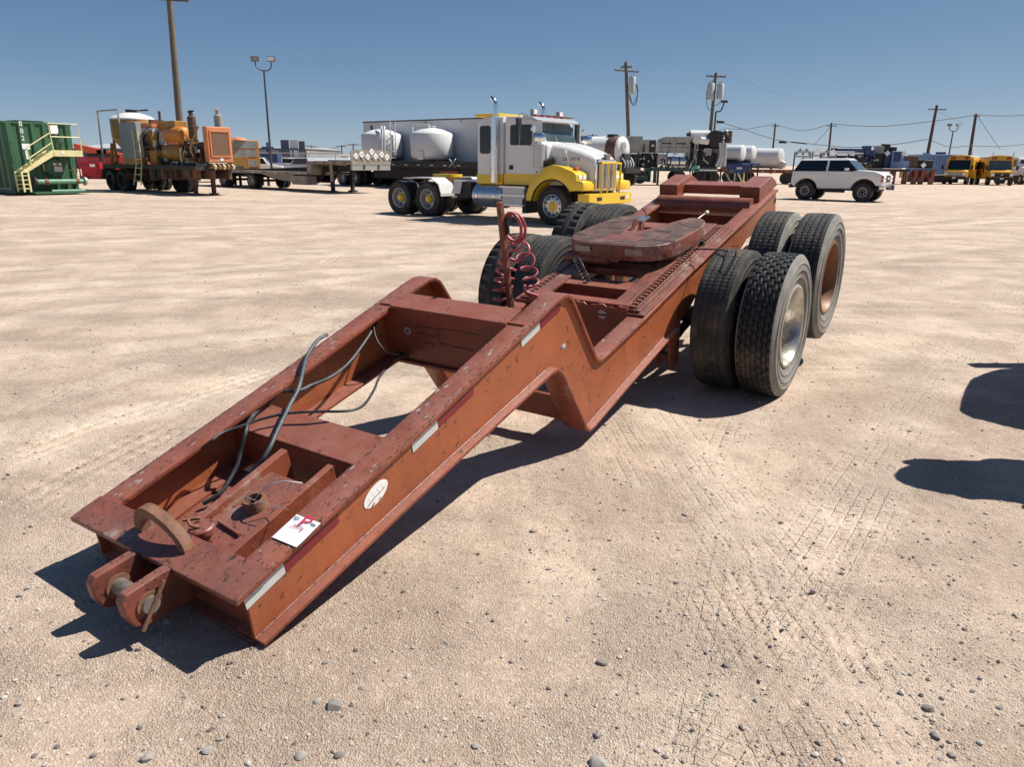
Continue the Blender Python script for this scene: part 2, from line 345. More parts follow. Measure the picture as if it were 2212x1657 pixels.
    track(gq(0,985), gq(620,770), 0, .30, PALE, .9, (.5,0,.05), 1, .12); track(gq(0,880), gq(700,690), 0, .22, PALE, .6, (.4,1,.08), 2, .12)
    track(gq(0,765), gq(740,655), 2.0, .24, BRN, .8, (.25,0,.3), 3); track(gq(0,640), gq(800,560), 2.0, .28, PALE, .7, (.12,1,.6), 4)
    track(gq(0,560), gq(760,500), 2.0, .35, BRN, .55, (.1,2,.8), 5); track(gq(0,520), gq(900,465), 2.0, .4, PALE, .7, (.08,0,1.2), 6)
    track(gq(1850,500), gq(2212,480), 2.0, .35, PALE, .8, (.1,0,.8), 7); track(gq(1850,600), gq(2212,555), 2.0, .25, PALE, .7, (.2,1,.3), 8)
    track(gq(1850,560), gq(2212,520), 2.0, .3, BRN, .5, (.15,2,.4), 9); track(gq(1500,1560), gq(1850,1080), 0, .28, PALE, .55, (.8,0,.05), 10, .06)
    track(gq(1300,440), gq(2212,445), 2.2, .6, BRN, .6, (.05,0,1.5), 11); track(gq(0,470), gq(1100,455), 2.2, .6, BRN, .5, (.05,1,2.), 12)
    track(gq(1700,1650), gq(1500,1250), 0, .24, BRN, .35, (.7,1,.06), 13, .06)
    track(gq(2000,1657), gq(1560,1050), 0, .26, PALE, .4, (.6,2,.06), 14, .06); track(gq(1380,1657), gq(1620,900), 0, .24, PALE, .45, (.9,1,.05), 15, .06)
    # grit
    v = n.new('ShaderNodeTexVoronoi'); v.inputs['Scale'].default_value = 150; L.new(co, v.inputs['Vector'])
    s = n.new('ShaderNodeSeparateColor'); L.new(v.outputs['Color'], s.inputs[0])
    c = mix(ramp(s.outputs[0], .82, .86, .45), c, (.33,.26,.21)); c = mix(ramp(s.outputs[1], .84, .88, .6), c, (.68,.58,.48))
    v2 = n.new('ShaderNodeTexVoronoi'); v2.inputs['Scale'].default_value = 60; L.new(co, v2.inputs['Vector'])
    s2 = n.new('ShaderNodeSeparateColor'); L.new(v2.outputs['Color'], s2.inputs[0])
    c = mix(ramp(s2.outputs[0], .95, .965, .4), c, (.27,.21,.18)); c = mix(ramp(s2.outputs[1], .93, .95, .5), c, (.66,.56,.46))
    c = mix(ramp(noise(60, 3, .7), .35, .7, .35), c, (.36,.27,.205))
    L.new(c, b.inputs['Base Color'])
    h = n.new('ShaderNodeMath'); h.operation = 'MULTIPLY_ADD'; L.new(noise(75, 6, .75), h.inputs[0]); h.inputs[1].default_value = .8; L.new(ramp(v.outputs['Distance'], 0, .8, .45), h.inputs[2])
    h2 = n.new('ShaderNodeMath'); h2.operation = 'MULTIPLY_ADD'; L.new(noise(14, 6, .75), h2.inputs[0]); h2.inputs[1].default_value = 1.3; L.new(h.outputs[0], h2.inputs[2])
    hh = h2.outputs[0]
    pk_ = ramp(noise(1.1, 4, .65, off=31), .40, .60)          # packed smooth patches between loose ones
    q = n.new('ShaderNodeMath'); q.operation = 'MULTIPLY'; q2 = n.new('ShaderNodeMath'); q2.operation = 'MULTIPLY_ADD'; L.new(pk_, q2.inputs[0]); q2.inputs[1].default_value = .75; q2.inputs[2].default_value = .35
    L.new(hh, q.inputs[0]); L.new(q2.outputs[0], q.inputs[1]); hh = q.outputs[0]
    for t_ in treads:
        q = n.new('ShaderNodeMath'); q.operation = 'MULTIPLY_ADD'; L.new(t_, q.inputs[0]); q.inputs[1].default_value = -.75; L.new(hh, q.inputs[2]); hh = q.outputs[0]
    bp = n.new('ShaderNodeBump'); bp.inputs['Strength'].default_value = .85; bp.inputs['Distance'].default_value = .02
    L.new(hh, bp.inputs['Height']); L.new(bp.outputs[0], b.inputs['Normal'])
    return m
def spaced(a, fine0, fine1, b, d, g):   # grid lines: step d between fine0 and fine1, growing outside
    xs = list(np.arange(fine0, fine1+1e-6, d)); s = d
    while xs[-1] < b: s *= g; xs.append(xs[-1]+s)
    s = d
    while xs[0] > a: s *= g; xs.insert(0, xs[0]-s)
    return np.array(xs)
gx = spaced(-900, -3.4, 4.4, 900, .021, 1.09); gy = spaced(-60, .7, 6.4, 1500, .021, 1.07)
GX, GY = np.meshgrid(gx, gy)
def vnoise(x, y, s, seed):
    rs = np.random.RandomState(seed); T = rs.rand(256,256); x = x*s; y = y*s
    i = np.floor(x).astype(int); j = np.floor(y).astype(int); u = x-i; v = y-j; u = u*u*(3-2*u); v = v*v*(3-2*v)
    g = lambda a,b: T[a%256, b%256]
    return (g(i,j)*(1-u)+g(i+1,j)*u)*(1-v)+(g(i,j+1)*(1-u)+g(i+1,j+1)*u)*v-.5
near = np.clip((14-np.hypot(GX, GY-3))/8, 0, 1)
H = .018*vnoise(GX,GY,.8,1)*near + .010*vnoise(GX,GY,3.1,2)*near
rough = np.clip(vnoise(GX,GY,.9,3)*2.2+.55, .15, 1)
H += (.006*vnoise(GX,GY,11,4)+.006*vnoise(GX,GY,23,5))*near*rough
cl = vnoise(GX,GY,17,6); H += .010*np.clip(cl-.22, 0, 1)*near*rough*2
def rut(p0, p1, width, grooves, depth, pitch, H):
    p0 = np.array(p0); p1 = np.array(p1); d = p1-p0; Ln = np.hypot(*d); d = d/Ln
    u = (GX-p0[0])*d[0]+(GY-p0[1])*d[1]; v = -(GX-p0[0])*d[1]+(GY-p0[1])*d[0]
    v = v+.05*np.sin(u*1.3+p0[0])
    ins = np.clip((width/2-np.abs(v))/.03, 0, 1)*np.clip(u/.3, 0, 1)*np.clip((Ln-u)/.3, 0, 1)
    fade = np.clip(vnoise(GX,GY,1.7,int(p0[0]*10)%97+8)*2.6+.72, 0, 1)
    H = H*(1-.7*ins*fade)
    for g in grooves: H = H+ins*fade*depth*np.exp(-((v-g)/.017)**2)
    lug = (np.sin(2*pi*u/pitch) > .35)*1.
    return H-ins*fade*depth*.45*lug*(np.abs(v) > .03)
G0 = lambda x,y: tuple(ground((x,y)))[:2]
for a, c_ in (((1500,1560),(1790,1180)), ((1560,1600),(1880,1110)), ((1720,1000),(1690,870)), ((1900,1640),(1760,1290)), ((1640,1480),(1560,1180))):
    H = rut(G0(*a), G0(*c_), .26, (-.09,-.03,.03,.09), -.015, .055, H)
for a, c_ in (((20,1000),(620,790)), ((0,1130),(420,905)), ((300,620),(760,560))):
    H = rut(G0(*a), G0(*c_), .34, (-.1,0,.1), -.022, .11, H)
# pushed-up fines round the nose of the dolly
for (x, y), r_, h_ in ((G0(560,1415),.16,.02), (G0(420,1345),.2,.012)):
    H += h_*np.exp(-((GX-x)**2+(GY-y)**2)/(r_*r_/2))*(1+vnoise(GX,GY,30,9))
nxg, nyg = len(gx), len(gy)
V = np.stack([GX.ravel(), GY.ravel(), H.ravel()], 1)
ii = (np.arange(nyg-1)[:,None]*nxg+np.arange(nxg-1)[None,:]).ravel()
Fq = np.stack([ii, ii+1, ii+nxg+1, ii+nxg], 1)
def np_mesh(name, V, F, m, smooth=True):
    me = bpy.data.meshes.new(name); k = F.shape[1]
    me.vertices.add(len(V)); me.vertices.foreach_set('co', V.astype(np.float32).ravel())
    me.loops.add(F.size); me.loops.foreach_set('vertex_index', F.astype(np.int32).ravel())
    me.polygons.add(len(F)); me.polygons.foreach_set('loop_start', np.arange(0, F.size, k, dtype=np.int32))
    me.polygons.foreach_set('use_smooth', np.full(len(F), smooth)); me.update(calc_edges=True); me.validate()
    if m: me.materials.append(m)
    return me
GM = ground_material()
structure(link('ground', np_mesh('ground', V, Fq, GM)))
def hgt(x, y):
    i = min(max(int(np.searchsorted(gx, x)), 0), nxg-1); j = min(max(int(np.searchsorted(gy, y)), 0), nyg-1); return float(H[j,i])
# ---------------------------------------------------------------- tyres and rims
def tri(t): return 2*abs(2*(t-math.floor(t+.5)))-1
def tyre_mesh(name, kind, Rr=.525, W=.28, seat=.292, N=240, Mc=26, mats=None, depth=.014):
    tw = W*.82; vs = []; fs = []; mi = []
    th = np.linspace(0, 2*pi, N, endpoint=False); vv = np.linspace(-tw/2, tw/2, Mc)
    TH, VV = np.meshgrid(th, vv, indexing='ij')
    crown = Rr*(1-.010*(2*VV/tw)**2); g = np.zeros_like(TH)
    trif = lambda t: 2*np.abs(2*(t-np.floor(t+.5)))-1
    if kind == 'hex':
        n = 46; z = trif(TH/(2*pi)*n)
        lines = [-.092,-.056,-.019,.019,.056,.092]
        for k, l in enumerate(lines):
            g = np.maximum(g, np.clip(1.5-np.abs(VV-l-.007*z*(1 if k%2 else -1))/.0042, 0, 1))
        for k in range(len(lines)-1):
            ph = TH/(2*pi)*n+(.25 if k%2 else .75); d = np.abs(ph-np.round(ph))
            g = np.maximum(g, np.clip(1.5-d/.05, 0, 1)*((VV > lines[k]) & (VV < lines[k+1])))
        ph = TH/(2*pi)*n+.5; d = np.abs(ph-np.round(ph))
        g = np.maximum(g, np.clip(1.5-d/.12, 0, 1)*(np.abs(VV) > .092))
    elif kind == 'rib':
        z = trif(TH/(2*pi)*52)
        for l in (-.07,-.025,.025,.07): g = np.maximum(g, np.clip(1.4-np.abs(VV-l-.0035*z)/.0035, 0, 1)*.8)
        ph = TH/(2*pi)*104; d = np.abs(ph-np.round(ph))
        for l in (-.07,-.025,.025,.07): g = np.maximum(g, .55*np.clip(1.4-d/.16, 0, 1)*(np.abs(VV-l) < .016))
        g = np.maximum(g, .4*np.clip(1.4-d/.2, 0, 1)*(np.abs(VV) > tw/2-.016))
    elif kind == 'lug':
        ph = TH/(2*pi)*40; s_ = np.sign(VV)*.5+.25; d = np.abs(ph+s_-np.round(ph+s_))
        g = np.maximum(g, np.clip(1.5-d/.2, 0, 1)*(np.abs(VV) > .035)); g = np.maximum(g, np.clip(1.4-np.abs(np.abs(VV)-.03)/.005, 0, 1))
    rad = crown-depth*g
    P = np.stack([rad*np.cos(TH), VV, rad*np.sin(TH)], -1).reshape(-1,3)
    i, j = np.meshgrid(np.arange(N), np.arange(Mc-1), indexing='ij'); a = (i*Mc+j).ravel(); b = (((i+1)%N)*Mc+j).ravel()
    F = [np.stack([a, a+1, b+1, b], 1)]; nf = len(F[0]); off = len(P); Vs = [P]
    for sgn in (-1, 1):
        rr = Rr*.990-.0
        prof = [(rr-.0, tw/2), (Rr-.02, tw/2+.012), (Rr-.05, W/2-.008), (Rr*.885, W/2-.003), (Rr*.88, W/2+.003), (Rr*.865, W/2+.003), (Rr*.86, W/2-.001), (Rr*.80, W/2+.001), (Rr*.795, W/2+.004), (Rr*.775, W/2+.003), (Rr*.77, W/2-.003), (Rr*.70, W/2-.008), (Rr*.695, W/2-.004), (Rr*.675, W/2-.006), (Rr*.67, W/2-.012), (Rr*.62, W/2-.02), (seat+.006, W/2-.026), (seat-.004, W/2-.04), (seat-.006, 0)]
        n2 = N//4; t2 = np.linspace(0, 2*pi, n2, endpoint=False)
        Q = np.array([[r*math.cos(t), sgn*y, r*math.sin(t)] for r, y in prof for t in t2]); Vs.append(Q)
        for k in range(len(prof)-1):
            q = np.arange(n2); A = off+k*n2+q; B_ = off+k*n2+(q+1)%n2; Cq = off+(k+1)*n2+(q+1)%n2; Dq = off+(k+1)*n2+q
            F.append(np.stack([A,Dq,Cq,B_] if sgn > 0 else [A,B_,Cq,Dq], 1))
        off += len(Q)
    Vall = np.concatenate(Vs); Fall = np.concatenate(F)
    me = np_mesh(name, Vall, Fall, None, True)
    for m in mats: me.materials.append(m)
    idx = np.ones(len(Fall), dtype=np.int32); idx[:nf] = 0; me.polygons.foreach_set('material_index', idx)
    bm = bmesh.new(); bm.from_mesh(me); bmesh.ops.recalc_face_normals(bm, faces=bm.faces); bm.to_mesh(me); bm.free()
    me.set_sharp_from_angle(angle=R(38)); return me
def rim_mesh(name, m, r=.292, w=.125, deep=-.06, hub=True, n=40):
    b = MB()
    b.lathe([(r+.010,w*.86),(r+.012,w),(r-.004,w+.003),(r-.010,w-.012),(r-.030,w*.45),(r-.034,0),(r-.038,deep+.01),(r-.05,deep),(r*.62,deep+.015),(r*.40,deep+.02),(r*.38,deep+.02)]+([(r*.37,deep+.09),(r*.30,deep+.10),(0,deep+.10)] if hub else [(0,deep+.02)]), ax='y', n=n, caps=False)
    if hub:
        for k in range(10):
            a = 2*pi*k/10; b.cyl((r*.55*math.cos(a),deep+.01,r*.55*math.sin(a)), (r*.55*math.cos(a),deep+.05,r*.55*math.sin(a)), .014, 6)
    me = b.mesh(name, m, 40); return me

# ---------------------------------------------------------------- the red dolly
_al = R(11.2); _yw = R(33.9)
DX = Vector((math.sin(_yw)*math.cos(_al), math.cos(_yw)*math.cos(_al), math.sin(_al))); DY = Vector((-math.cos(_yw), math.sin(_yw), 0)); DZ = DX.cross(DY)
DO = Vector((2.048, 5.215, .525))
DM = Matrix(((DX.x,DY.x,DZ.x,DO.x),(DX.y,DY.y,DZ.y,DO.y),(DX.z,DY.z,DZ.z,DO.z),(0,0,0,1))); DI = DM.inverted()
def don(p, ax, val):                   # sight line met with a plane of the dolly's own frame
    c = DI @ CAM; d = DI.to_3x3() @ ray(*p)
    if ax == 'neck': n = Vector((-.147,0,1)); k = .545+.147*4.17+val
    else: n = Vector([1 if q == ax else 0 for q in 'xyz']); k = val
    return c+d*((k-n.dot(c))/n.dot(d))
zA = zm(60,1000,.36216); zB = zm(500,600,.36216); zC = zm(1100,380,.27125)
dolly = thing('jeep_dolly_trailer', 'rust red two axle trailer dolly with stepped gooseneck resting its nose on the gravel', 'trailer')
dolly.matrix_world = DM
TOP = [(-4.175,.544),(-3.99,.571),(-3.28,.662),(-2.83,.727),(-2.26,.812),(-2.06,.842),(-1.99,.848),(-1.935,.838),(-1.895,.81),(-1.87,.77),(-1.67,.375),(-1.645,.335),(-1.61,.312),(-1.56,.306),(-1.3,.318),(-.94,.338),(-.16,.40),(.43,.432),(1.06,.466),(1.93,.516),(2.03,.522)]
BOT = [(-4.168,.335),(-3.6,.388),(-2.95,.44),(-2.20,.494),(-2.14,.49),(-2.09,.455),(-2.06,.40),(-1.86,-.02),(-1.835,-.05),(-1.79,-.055),(-1.08,.015),(-.455,.073)]
def zt(x, path=TOP): return float(np.interp(x, [p[0] for p in path], [p[1] for p in path]))
webpoly = [(a,b-.006) for a,b in TOP]+[(2.05,.30),(1.62,.194),(1.45,.25),(1.2,.27),(.95,.20),(.6,.12),(.3,.14),(0,.16),(-.2,.08)]+BOT[::-1]
webpoly[0] = (-4.15,.54)
def cross_box(x0, x1, y0, y1, z0, z1, name='cross_member', m=RED, bevel=.004): return MB().box(x0,x1,y0,y1,z0,z1).build(name, m, dolly, None, bevel)
for s in (1, -1):
    Y = lambda y: 1.25-s*(1.25-y)
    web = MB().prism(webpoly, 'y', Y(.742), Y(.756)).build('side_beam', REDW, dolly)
    MB().flange(TOP, .020, min(Y(.72),Y(.852)), max(Y(.72),Y(.852))).build('top_flange', RED, web, 40, .003)
    low = [(a,b-.0) for a,b in BOT]
    MB().flange(low, .016, min(Y(.695),Y(.855)), max(Y(.695),Y(.855))).build('bottom_flange', RED, web, 40, .003)
    # weld bead along the bottom flange
    MB().tube([(a,Y(.740),b+.002) for a,b in BOT], .005, 6).build('weld_bead', RED2, web, 60)
# chipped paint along the flange edges, down to brown scale and bare steel
def chips(parent, xs, yf, zf, n, m, seed, smin=.003, smax=.016):
    rc = random.Random(seed); b = MB()
    for _ in range(n):
        x = rc.uniform(*xs); L_ = rc.uniform(smin, smax); wd = L_*rc.uniform(.2,.55); y = yf(rc); k = rc.randint(5,7); a0 = rc.uniform(0,6)
        pts = [(x+L_*math.cos(a0+2*pi*q/k)*rc.uniform(.5,1), y+wd*math.sin(a0+2*pi*q/k)*rc.uniform(.5,1)) for q in range(k)]
        b.add([(px_,py_,zf(px_,py_)+.0009) for px_,py_ in pts], [tuple(range(k))])
    return stuff(b.build('paint_chips', m, parent))
SCALE = mat('brown_scale', (.085,.05,.038), .7, var=.3, scale=20); BAREGREY = mat('bare_grey_steel', (.38,.33,.29), .5, .2, var=.2, scale=20)
for s in (1, -1):
    par = [o for o in dolly.children if o.name.startswith('side_beam')][0 if s > 0 else 1]
    Ys = lambda y: 1.25-s*(1.25-y)
    for xs in ((-4.05,-2.1),(-1.5,-.98)):
        k_ = 1 if xs[0] < -3 else .3
        chips(par, xs, lambda rc: Ys(.724+abs(rc.gauss(0,.005))), lambda x,y: zt(x), int(150*k_), SCALE, 31+s)
        chips(par, xs, lambda rc: Ys(.848-abs(rc.gauss(0,.005))), lambda x,y: zt(x), int(80*k_), SCALE, 33+s)
        chips(par, xs, lambda rc: Ys(rc.uniform(.725,.845)), lambda x,y: zt(x), int(60*k_), SCALE, 35+s, .004, .018)
        chips(par, xs, lambda rc: Ys(rc.uniform(.725,.845)), lambda x,y: zt(x), int(45*k_), BAREGREY, 37+s, .004, .022)
# scrapes and rust runs on the near web
rc = random.Random(4); b = MB()
for _ in range(24):
    x = rc.uniform(-4.0,-.7); z0 = zt(x) if not -1.9 < x < -1.6 else .3; z = z0-rc.uniform(.08,.33) if x < -2.1 or x > -1.55 else rc.uniform(.1,.3); L_ = rc.uniform(.004,.022); a0 = rc.uniform(-.5,.8); k = 6; wd = rc.uniform(.0012,.005)
    pts = [(x+L_*math.cos(2*pi*q/k)*math.cos(a0)-wd*math.sin(2*pi*q/k)*math.sin(a0), z+L_*math.cos(2*pi*q/k)*math.sin(a0)+wd*math.sin(2*pi*q/k)*math.cos(a0)) for q in range(k)]
    b.add([(px_,.7412,pz_) for px_,pz_ in pts], [tuple(range(k))])
stuff(b.build('scrape_marks', SCALE, [o for o in dolly.children if o.name.startswith('side_beam')][0]))
# nose: top plate, front plate, floor
MB().hexa([(-4.205,.715,.522),(-4.05,.715,.545),(-4.075,1.785,.541),(-4.215,1.785,.520),(-4.205,.715,.5445),(-4.05,.715,.5672),(-4.075,1.785,.5635),(-4.215,1.785,.543)]).build('nose_plate', RED2, dolly, None, .004)
MB().box(-4.13,-4.112,.757,1.743,.31,.53).build('front_plate', REDD, dolly)
MB().hexa([(-4.175,.757,.300),(-3.5,.757,.372),(-3.5,1.743,.372),(-4.175,1.743,.300),(-4.175,.757,.315),(-3.5,.757,.387),(-3.5,1.743,.387),(-4.175,1.743,.315)]).build('belly_plate', RED2, dolly, None, .004)
# coupler lugs, pin and keeper
lug = [(-4.11,.522),(-4.225,.548),(-4.375,.552),(-4.398,.53),(-4.402,.47),(-4.385,.415),(-4.33,.385),(-4.11,.37)]
for y0 in (1.085, 1.285):
    l = MB().prism(lug, 'y', y0, y0+.045).build('coupler_lug', RED2, dolly, None, .006)
    MB().lathe([(.030,y0-.006),(.048,y0-.006),(.048,y0+.004),(.030,y0+.004)], (-4.315,0,.468), 'y', 20, closed=True).build('pin_collar', RUST, l, 40)
MB().cyl((-4.315,1.070,.468), (-4.315,1.335,.468), .032, 16).build('coupler_pin', STEEL, dolly, 40)
MB().cyl((-4.375,1.066,.40), (-4.25,1.066,.53), .008, 8).build('keeper_rod', RUST, dolly, 40)
MB().box(-4.16,-4.11,1.20,1.215,.30,.50).build('gusset', RED2, dolly)
# lifting eye on the nose
out = [(1.43-.165+.165*math.cos(t)*1.0-.165+.155, .545+.135*math.sin(t)) for t in np.linspace(0, pi, 19)]
cy = 1.257
out = [(cy+.165*math.cos(t), .54+.125*math.sin(t)**.7*(1+.28*math.cos(t))) for t in np.linspace(0, pi, 21)]
inn = [(cy+.118*math.cos(t), .549+.082*math.sin(t)**.7*(1+.28*math.cos(t))) for t in np.linspace(pi, 0, 21)]
b = MB()
for k in range(20):
    o0, o1 = out[k], out[k+1]; i0, i1 = inn[20-k], inn[19-k]
    b.hexa([(-4.140+.02*(o0[1]-.54)/.15,o0[0],o0[1]),(-4.140+.02*(o1[1]-.54)/.15,o1[0],o1[1]),(-4.140+.02*(i1[1]-.54)/.15,i1[0],i1[1]),(-4.140+.02*(i0[1]-.54)/.15,i0[0],i0[1]),
            (-4.100+.02*(o0[1]-.54)/.15,o0[0],o0[1]),(-4.100+.02*(o1[1]-.54)/.15,o1[0],o1[1]),(-4.100+.02*(i1[1]-.54)/.15,i1[0],i1[1]),(-4.100+.02*(i0[1]-.54)/.15,i0[0],i0[1])])
b.box(-4.140,-4.108,cy-.165,cy+.165,.535,.550)
bmx = b; eye = bmx.build('lifting_eye', RUST, dolly)
# king pin box between the beams
for y0, y1 in ((.985,1.02),(1.275,1.318)):
    MB().hexa([(-4.06,y0,.33),(-3.49,y0,.40),(-3.49,y1,.40),(-4.06,y1,.33),(-4.06,y0,.508),(-3.49,y0,.588),(-3.49,y1,.588),(-4.06,y1,.508)]).build('pin_box_rail', RED, dolly, None, .004)
MB().hexa([(-4.06,1.02,.462),(-3.60,1.02,.525),(-3.60,1.275,.525),(-4.06,1.275,.462),(-4.06,1.02,.478),(-3.60,1.02,.541),(-3.60,1.275,.541),(-4.06,1.275,.478)]).build('pin_box_floor', RED2, dolly)
MB().lathe([(.034,.0),(.034,.055),(.046,.055),(.048,.05),(.048,0)], (-3.785,1.148,.505), 'z', 28).build('pipe_socket', RUST, dolly, 40)
MB().lathe([(0,.001),(.034,.001)], (-3.785,1.148,.52), 'z', 24).build('socket_hole', BLACK, dolly)
pl = MB().lathe([(.03,0),(.03,.065),(.05,.067),(.05,.088),(.044,.094),(0,.094)], (-4.01,1.175,.474), 'z', 24).build('lock_pin', RED2, dolly, 40)
MB().tube(bez([(-4.02,1.165,.570),(-4.04,1.19,.583),(-4.02,1.225,.587),(-3.99,1.2,.58),(-4.035,1.245,.585)]), .006, 6).build('pin_loop', RUST, pl, 60)
MB().cyl((-3.93,1.07,.503),(-3.915,1.22,.506), .008, 8).build('weld_bar', RED2, dolly, 60)
MB().hexa([(-3.44,.757,.565),(-3.245,.757,.594),(-3.245,1.743,.594),(-3.44,1.743,.565),(-3.44,.757,.579),(-3.245,.757,.608),(-3.245,1.743,.608),(-3.44,1.743,.579)]).build('neck_plate', RED, dolly, None, .003)
MB().box(-3.44,-3.425,.757,1.743,.36,.565).build('neck_bulkhead', REDD, dolly)
# cross beam at the peak of the neck
cb = MB().box(-2.335,-2.32,.757,1.743,.475,.81).build('cross_beam', RED, dolly)
MB().hexa([(-2.36,.852,.797),(-2.205,.852,.819),(-2.205,1.648,.819),(-2.36,1.648,.797),(-2.36,.852,.813),(-2.205,.852,.835),(-2.205,1.648,.835),(-2.36,1.648,.813)]).build('cross_beam_flange', RED, cb, None, .003)
MB().box(-2.36,-2.24,.757,1.743,.46,.476).build('cross_beam_foot', REDD, cb)
MB().lathe([(.012,0),(.024,0),(.024,.012),(.012,.012)], (-2.348,1.555,.665), 'x', 16, closed=True).build('pipe_fitting', GALV, cb, 40)
# crack-like scratches on the shaded cross beam
b = MB()
for pts in (((1.50,.70),(1.40,.705),(1.36,.70),(1.22,.715),(1.05,.71)), ((1.51,.66),(1.40,.655),(1.34,.66)), ((1.335,.71),(1.332,.60)), ((1.33,.62),(1.24,.615),(1.1,.61)), ((1.545,.745),(1.535,.72),(1.53,.70)), ((1.45,.605),(1.40,.61),(1.38,.60))):
    b.tube([(-2.3355,y,z) for y,z in pts], .0022, 4)
stuff(b.build('scratch_marks', BLACK, cb))
MB().prism([(-2.05,.30),(-1.83,-.02),(-1.70,-.02),(-1.70,.22)], 'y', 1.66, 1.69).build('gusset', REDD, dolly)
# main deck behind the step
MB().box(-1.79,-1.765,.757,1.743,-.06,.10).build('cross_member', REDD, dolly)
fw_ = MB(); top_ = [(y, .385+.008*math.sin(y*37)+.006*math.sin(y*91)) for y in np.linspace(.86, 1.64, 27)]
fw_.prism([(1.64,.02),(.86,.02)]+top_, 'x', -.965, -.945); fwall = fw_.build('deck_front_wall', REDD, dolly)
MB().lathe([(0,-.004),(.03,-.004),(.034,0),(.034,.004)], (-.966,1.05,.318), 'x', 20).build('round_tag', GALV, fwall, 40)
MB().box(-.978,-.966,1.02,1.08,.315,.322).build('round_tag_slot', BLACK, fwall)
cross_box(-.945,-.86,.86,1.64,.372,.398); cross_box(-.66,-.50,.86,1.64,.30,.398)
cross_box(-.30,-.12,.86,1.64,.36,.41); cross_box(.74,.90,.757,1.743,.40,.452); cross_box(.50,.60,.757,1.743,.38,.44)
cross_box(-.52,-.44,1.05,1.18,.05,.30, 'cross_strut', RED); MB().box(-.5,.35,1.30,1.335,.16,.20).build('air_pipe', LGREY, dolly)
# slider rails with teeth
for s in (1, -1):
    Y = lambda y: 1.25-s*(1.25-y)
    def yb(x0,x1,ya,yb_,za,zb,name,m,par,bv=.003):
        b = MB(); y0, y1 = sorted((Y(ya),Y(yb_)))
        b.hexa([(x0,y0,zt(x0)+za),(x1,y0,zt(x1)+za),(x1,y1,zt(x1)+za),(x0,y1,zt(x0)+za),(x0,y0,zt(x0)+zb),(x1,y0,zt(x1)+zb),(x1,y1,zt(x1)+zb),(x0,y1,zt(x0)+zb)])
        return b.build(name, m, par, None, bv)
    base = yb(-.97,.80,.735,.93,.001,.018,'rail_base',RED2,dolly)
    yb(-.95,.82,.775,.915,.0185,.036,'rail_plate',RED2,base); yb(-.935,.78,.87,.985,.0365,.058,'slide_rail',RED2,base)
    yb(-.93,.80,.80,.812,.0365,.05,'tooth_bar',RED2,base)
    tb = MB(); tooth = None
    for k in range(34):
        x = -.915+k*.0495
        if tooth is None:
            tme = MB().box(-.015,.015,-.019,.019,0,.016).mesh('rail_tooth', RED2, None, .003); tooth = tme
        o = link('rail_tooth', tme, base); o.location = (x, Y(.838), zt(x)+.036); o.rotation_euler = (0,-.06,0)
    b = MB()
    for k in range(34): b.box(-.891+k*.0495,-.881+k*.0495,Y(.822),Y(.853),zt(-.886+k*.0495)+.0362,zt(-.886+k*.0495)+.0385)
    stuff(b.build('rail_notches', GREASE, base))
# fifth wheel
def smooth_poly(P, r=3):
    P = [Vector(p) for p in P]
    for _ in range(r):
        Q = []
        for i in range(len(P)):
            a, c = P[i], P[(i+1)%len(P)]; Q += [a*.75+c*.25, a*.25+c*.75]
        P = Q
    return [(p.x,p.y) for p in P]
fwp = smooth_poly([(-.38,1.10),(-.38,1.46),(-.34,1.62),(-.16,1.73),(.38,1.73),(.62,1.69),(.74,1.58),(.72,1.48),(.52,1.44),(.20,1.33),(.10,1.285),(.20,1.24),(.50,1.16),(.72,1.10),(.74,1.00),(.62,.90),(.38,.85),(-.16,.85),(-.34,.95)], 2)
fwm = Matrix.Translation((0,0,.605)) @ Matrix.Rotation(R(3.5), 4, 'Y')
fifth = MB().prism(fwp, 'z', -.115, 0, fwm).build('fifth_wheel', RED2, dolly, 50, .026)
patches = [[(-.355,1.13),(-.355,1.44),(-.245,1.44),(-.235,1.13)], [(-.355,1.455),(-.315,1.62),(-.17,1.705),(-.155,1.54),(-.235,1.455)], [(-.14,1.545),(-.155,1.71),(.36,1.71),(.36,1.60),(.12,1.575)], [(-.22,1.445),(-.14,1.525),(.12,1.555),(.16,1.40),(-.02,1.36),(-.03,1.44)], [(.375,1.60),(.375,1.71),(.61,1.67),(.70,1.57),(.70,1.50),(.5,1.47)], [(.175,1.41),(.14,1.56),(.36,1.585),(.48,1.46)],
           [(-.355,1.115),(-.315,.96),(-.17,.87),(-.155,1.03),(-.235,1.115)], [(-.14,1.03),(-.155,.865),(.36,.865),(.36,.97),(.12,1.0)], [(-.22,1.125),(-.14,1.045),(.12,1.02),(.16,1.17),(-.02,1.21),(-.03,1.13)], [(.375,.97),(.375,.865),(.61,.91),(.70,1.01),(.70,1.08),(.5,1.10)], [(.175,1.16),(.14,1.015),(.36,.985),(.48,1.11)]]
for p in patches: MB().prism(smooth_poly(p, 1) if len(p) > 9 else p, 'z', .0005, .0035, fwm).build('grease_patch', GREASE, fifth)
for x0,y0 in ((-.392,1.50),(-.392,1.08)): MB().box(-.0015,.0,-.065,.065,-.02,.02, Matrix.Translation((x0,y0,.585))).build('label_strip', ALUF, fifth)
for y in (.90,1.645): MB().prism([(-.12,.42),(.36,.42),(.28,.54),(-.02,.54)], 'y', y-.03, y+.03).build('pivot_bracket', RED2, fifth, None, .004)
MB().cyl((-.36,1.30,.50),(-.36,1.68,.50), .034, 14).build('handle_tube', RED2, fifth, 40)
MB().prism([(.10,.60),(.24,.615),(.23,.665),(.19,.67)], 'y', 1.33, 1.342).build('guide_fin', RED2, fifth)
MB().box(.42,.56,1.37,1.44,.585,.60).build('bright_tag', ALU, fifth)
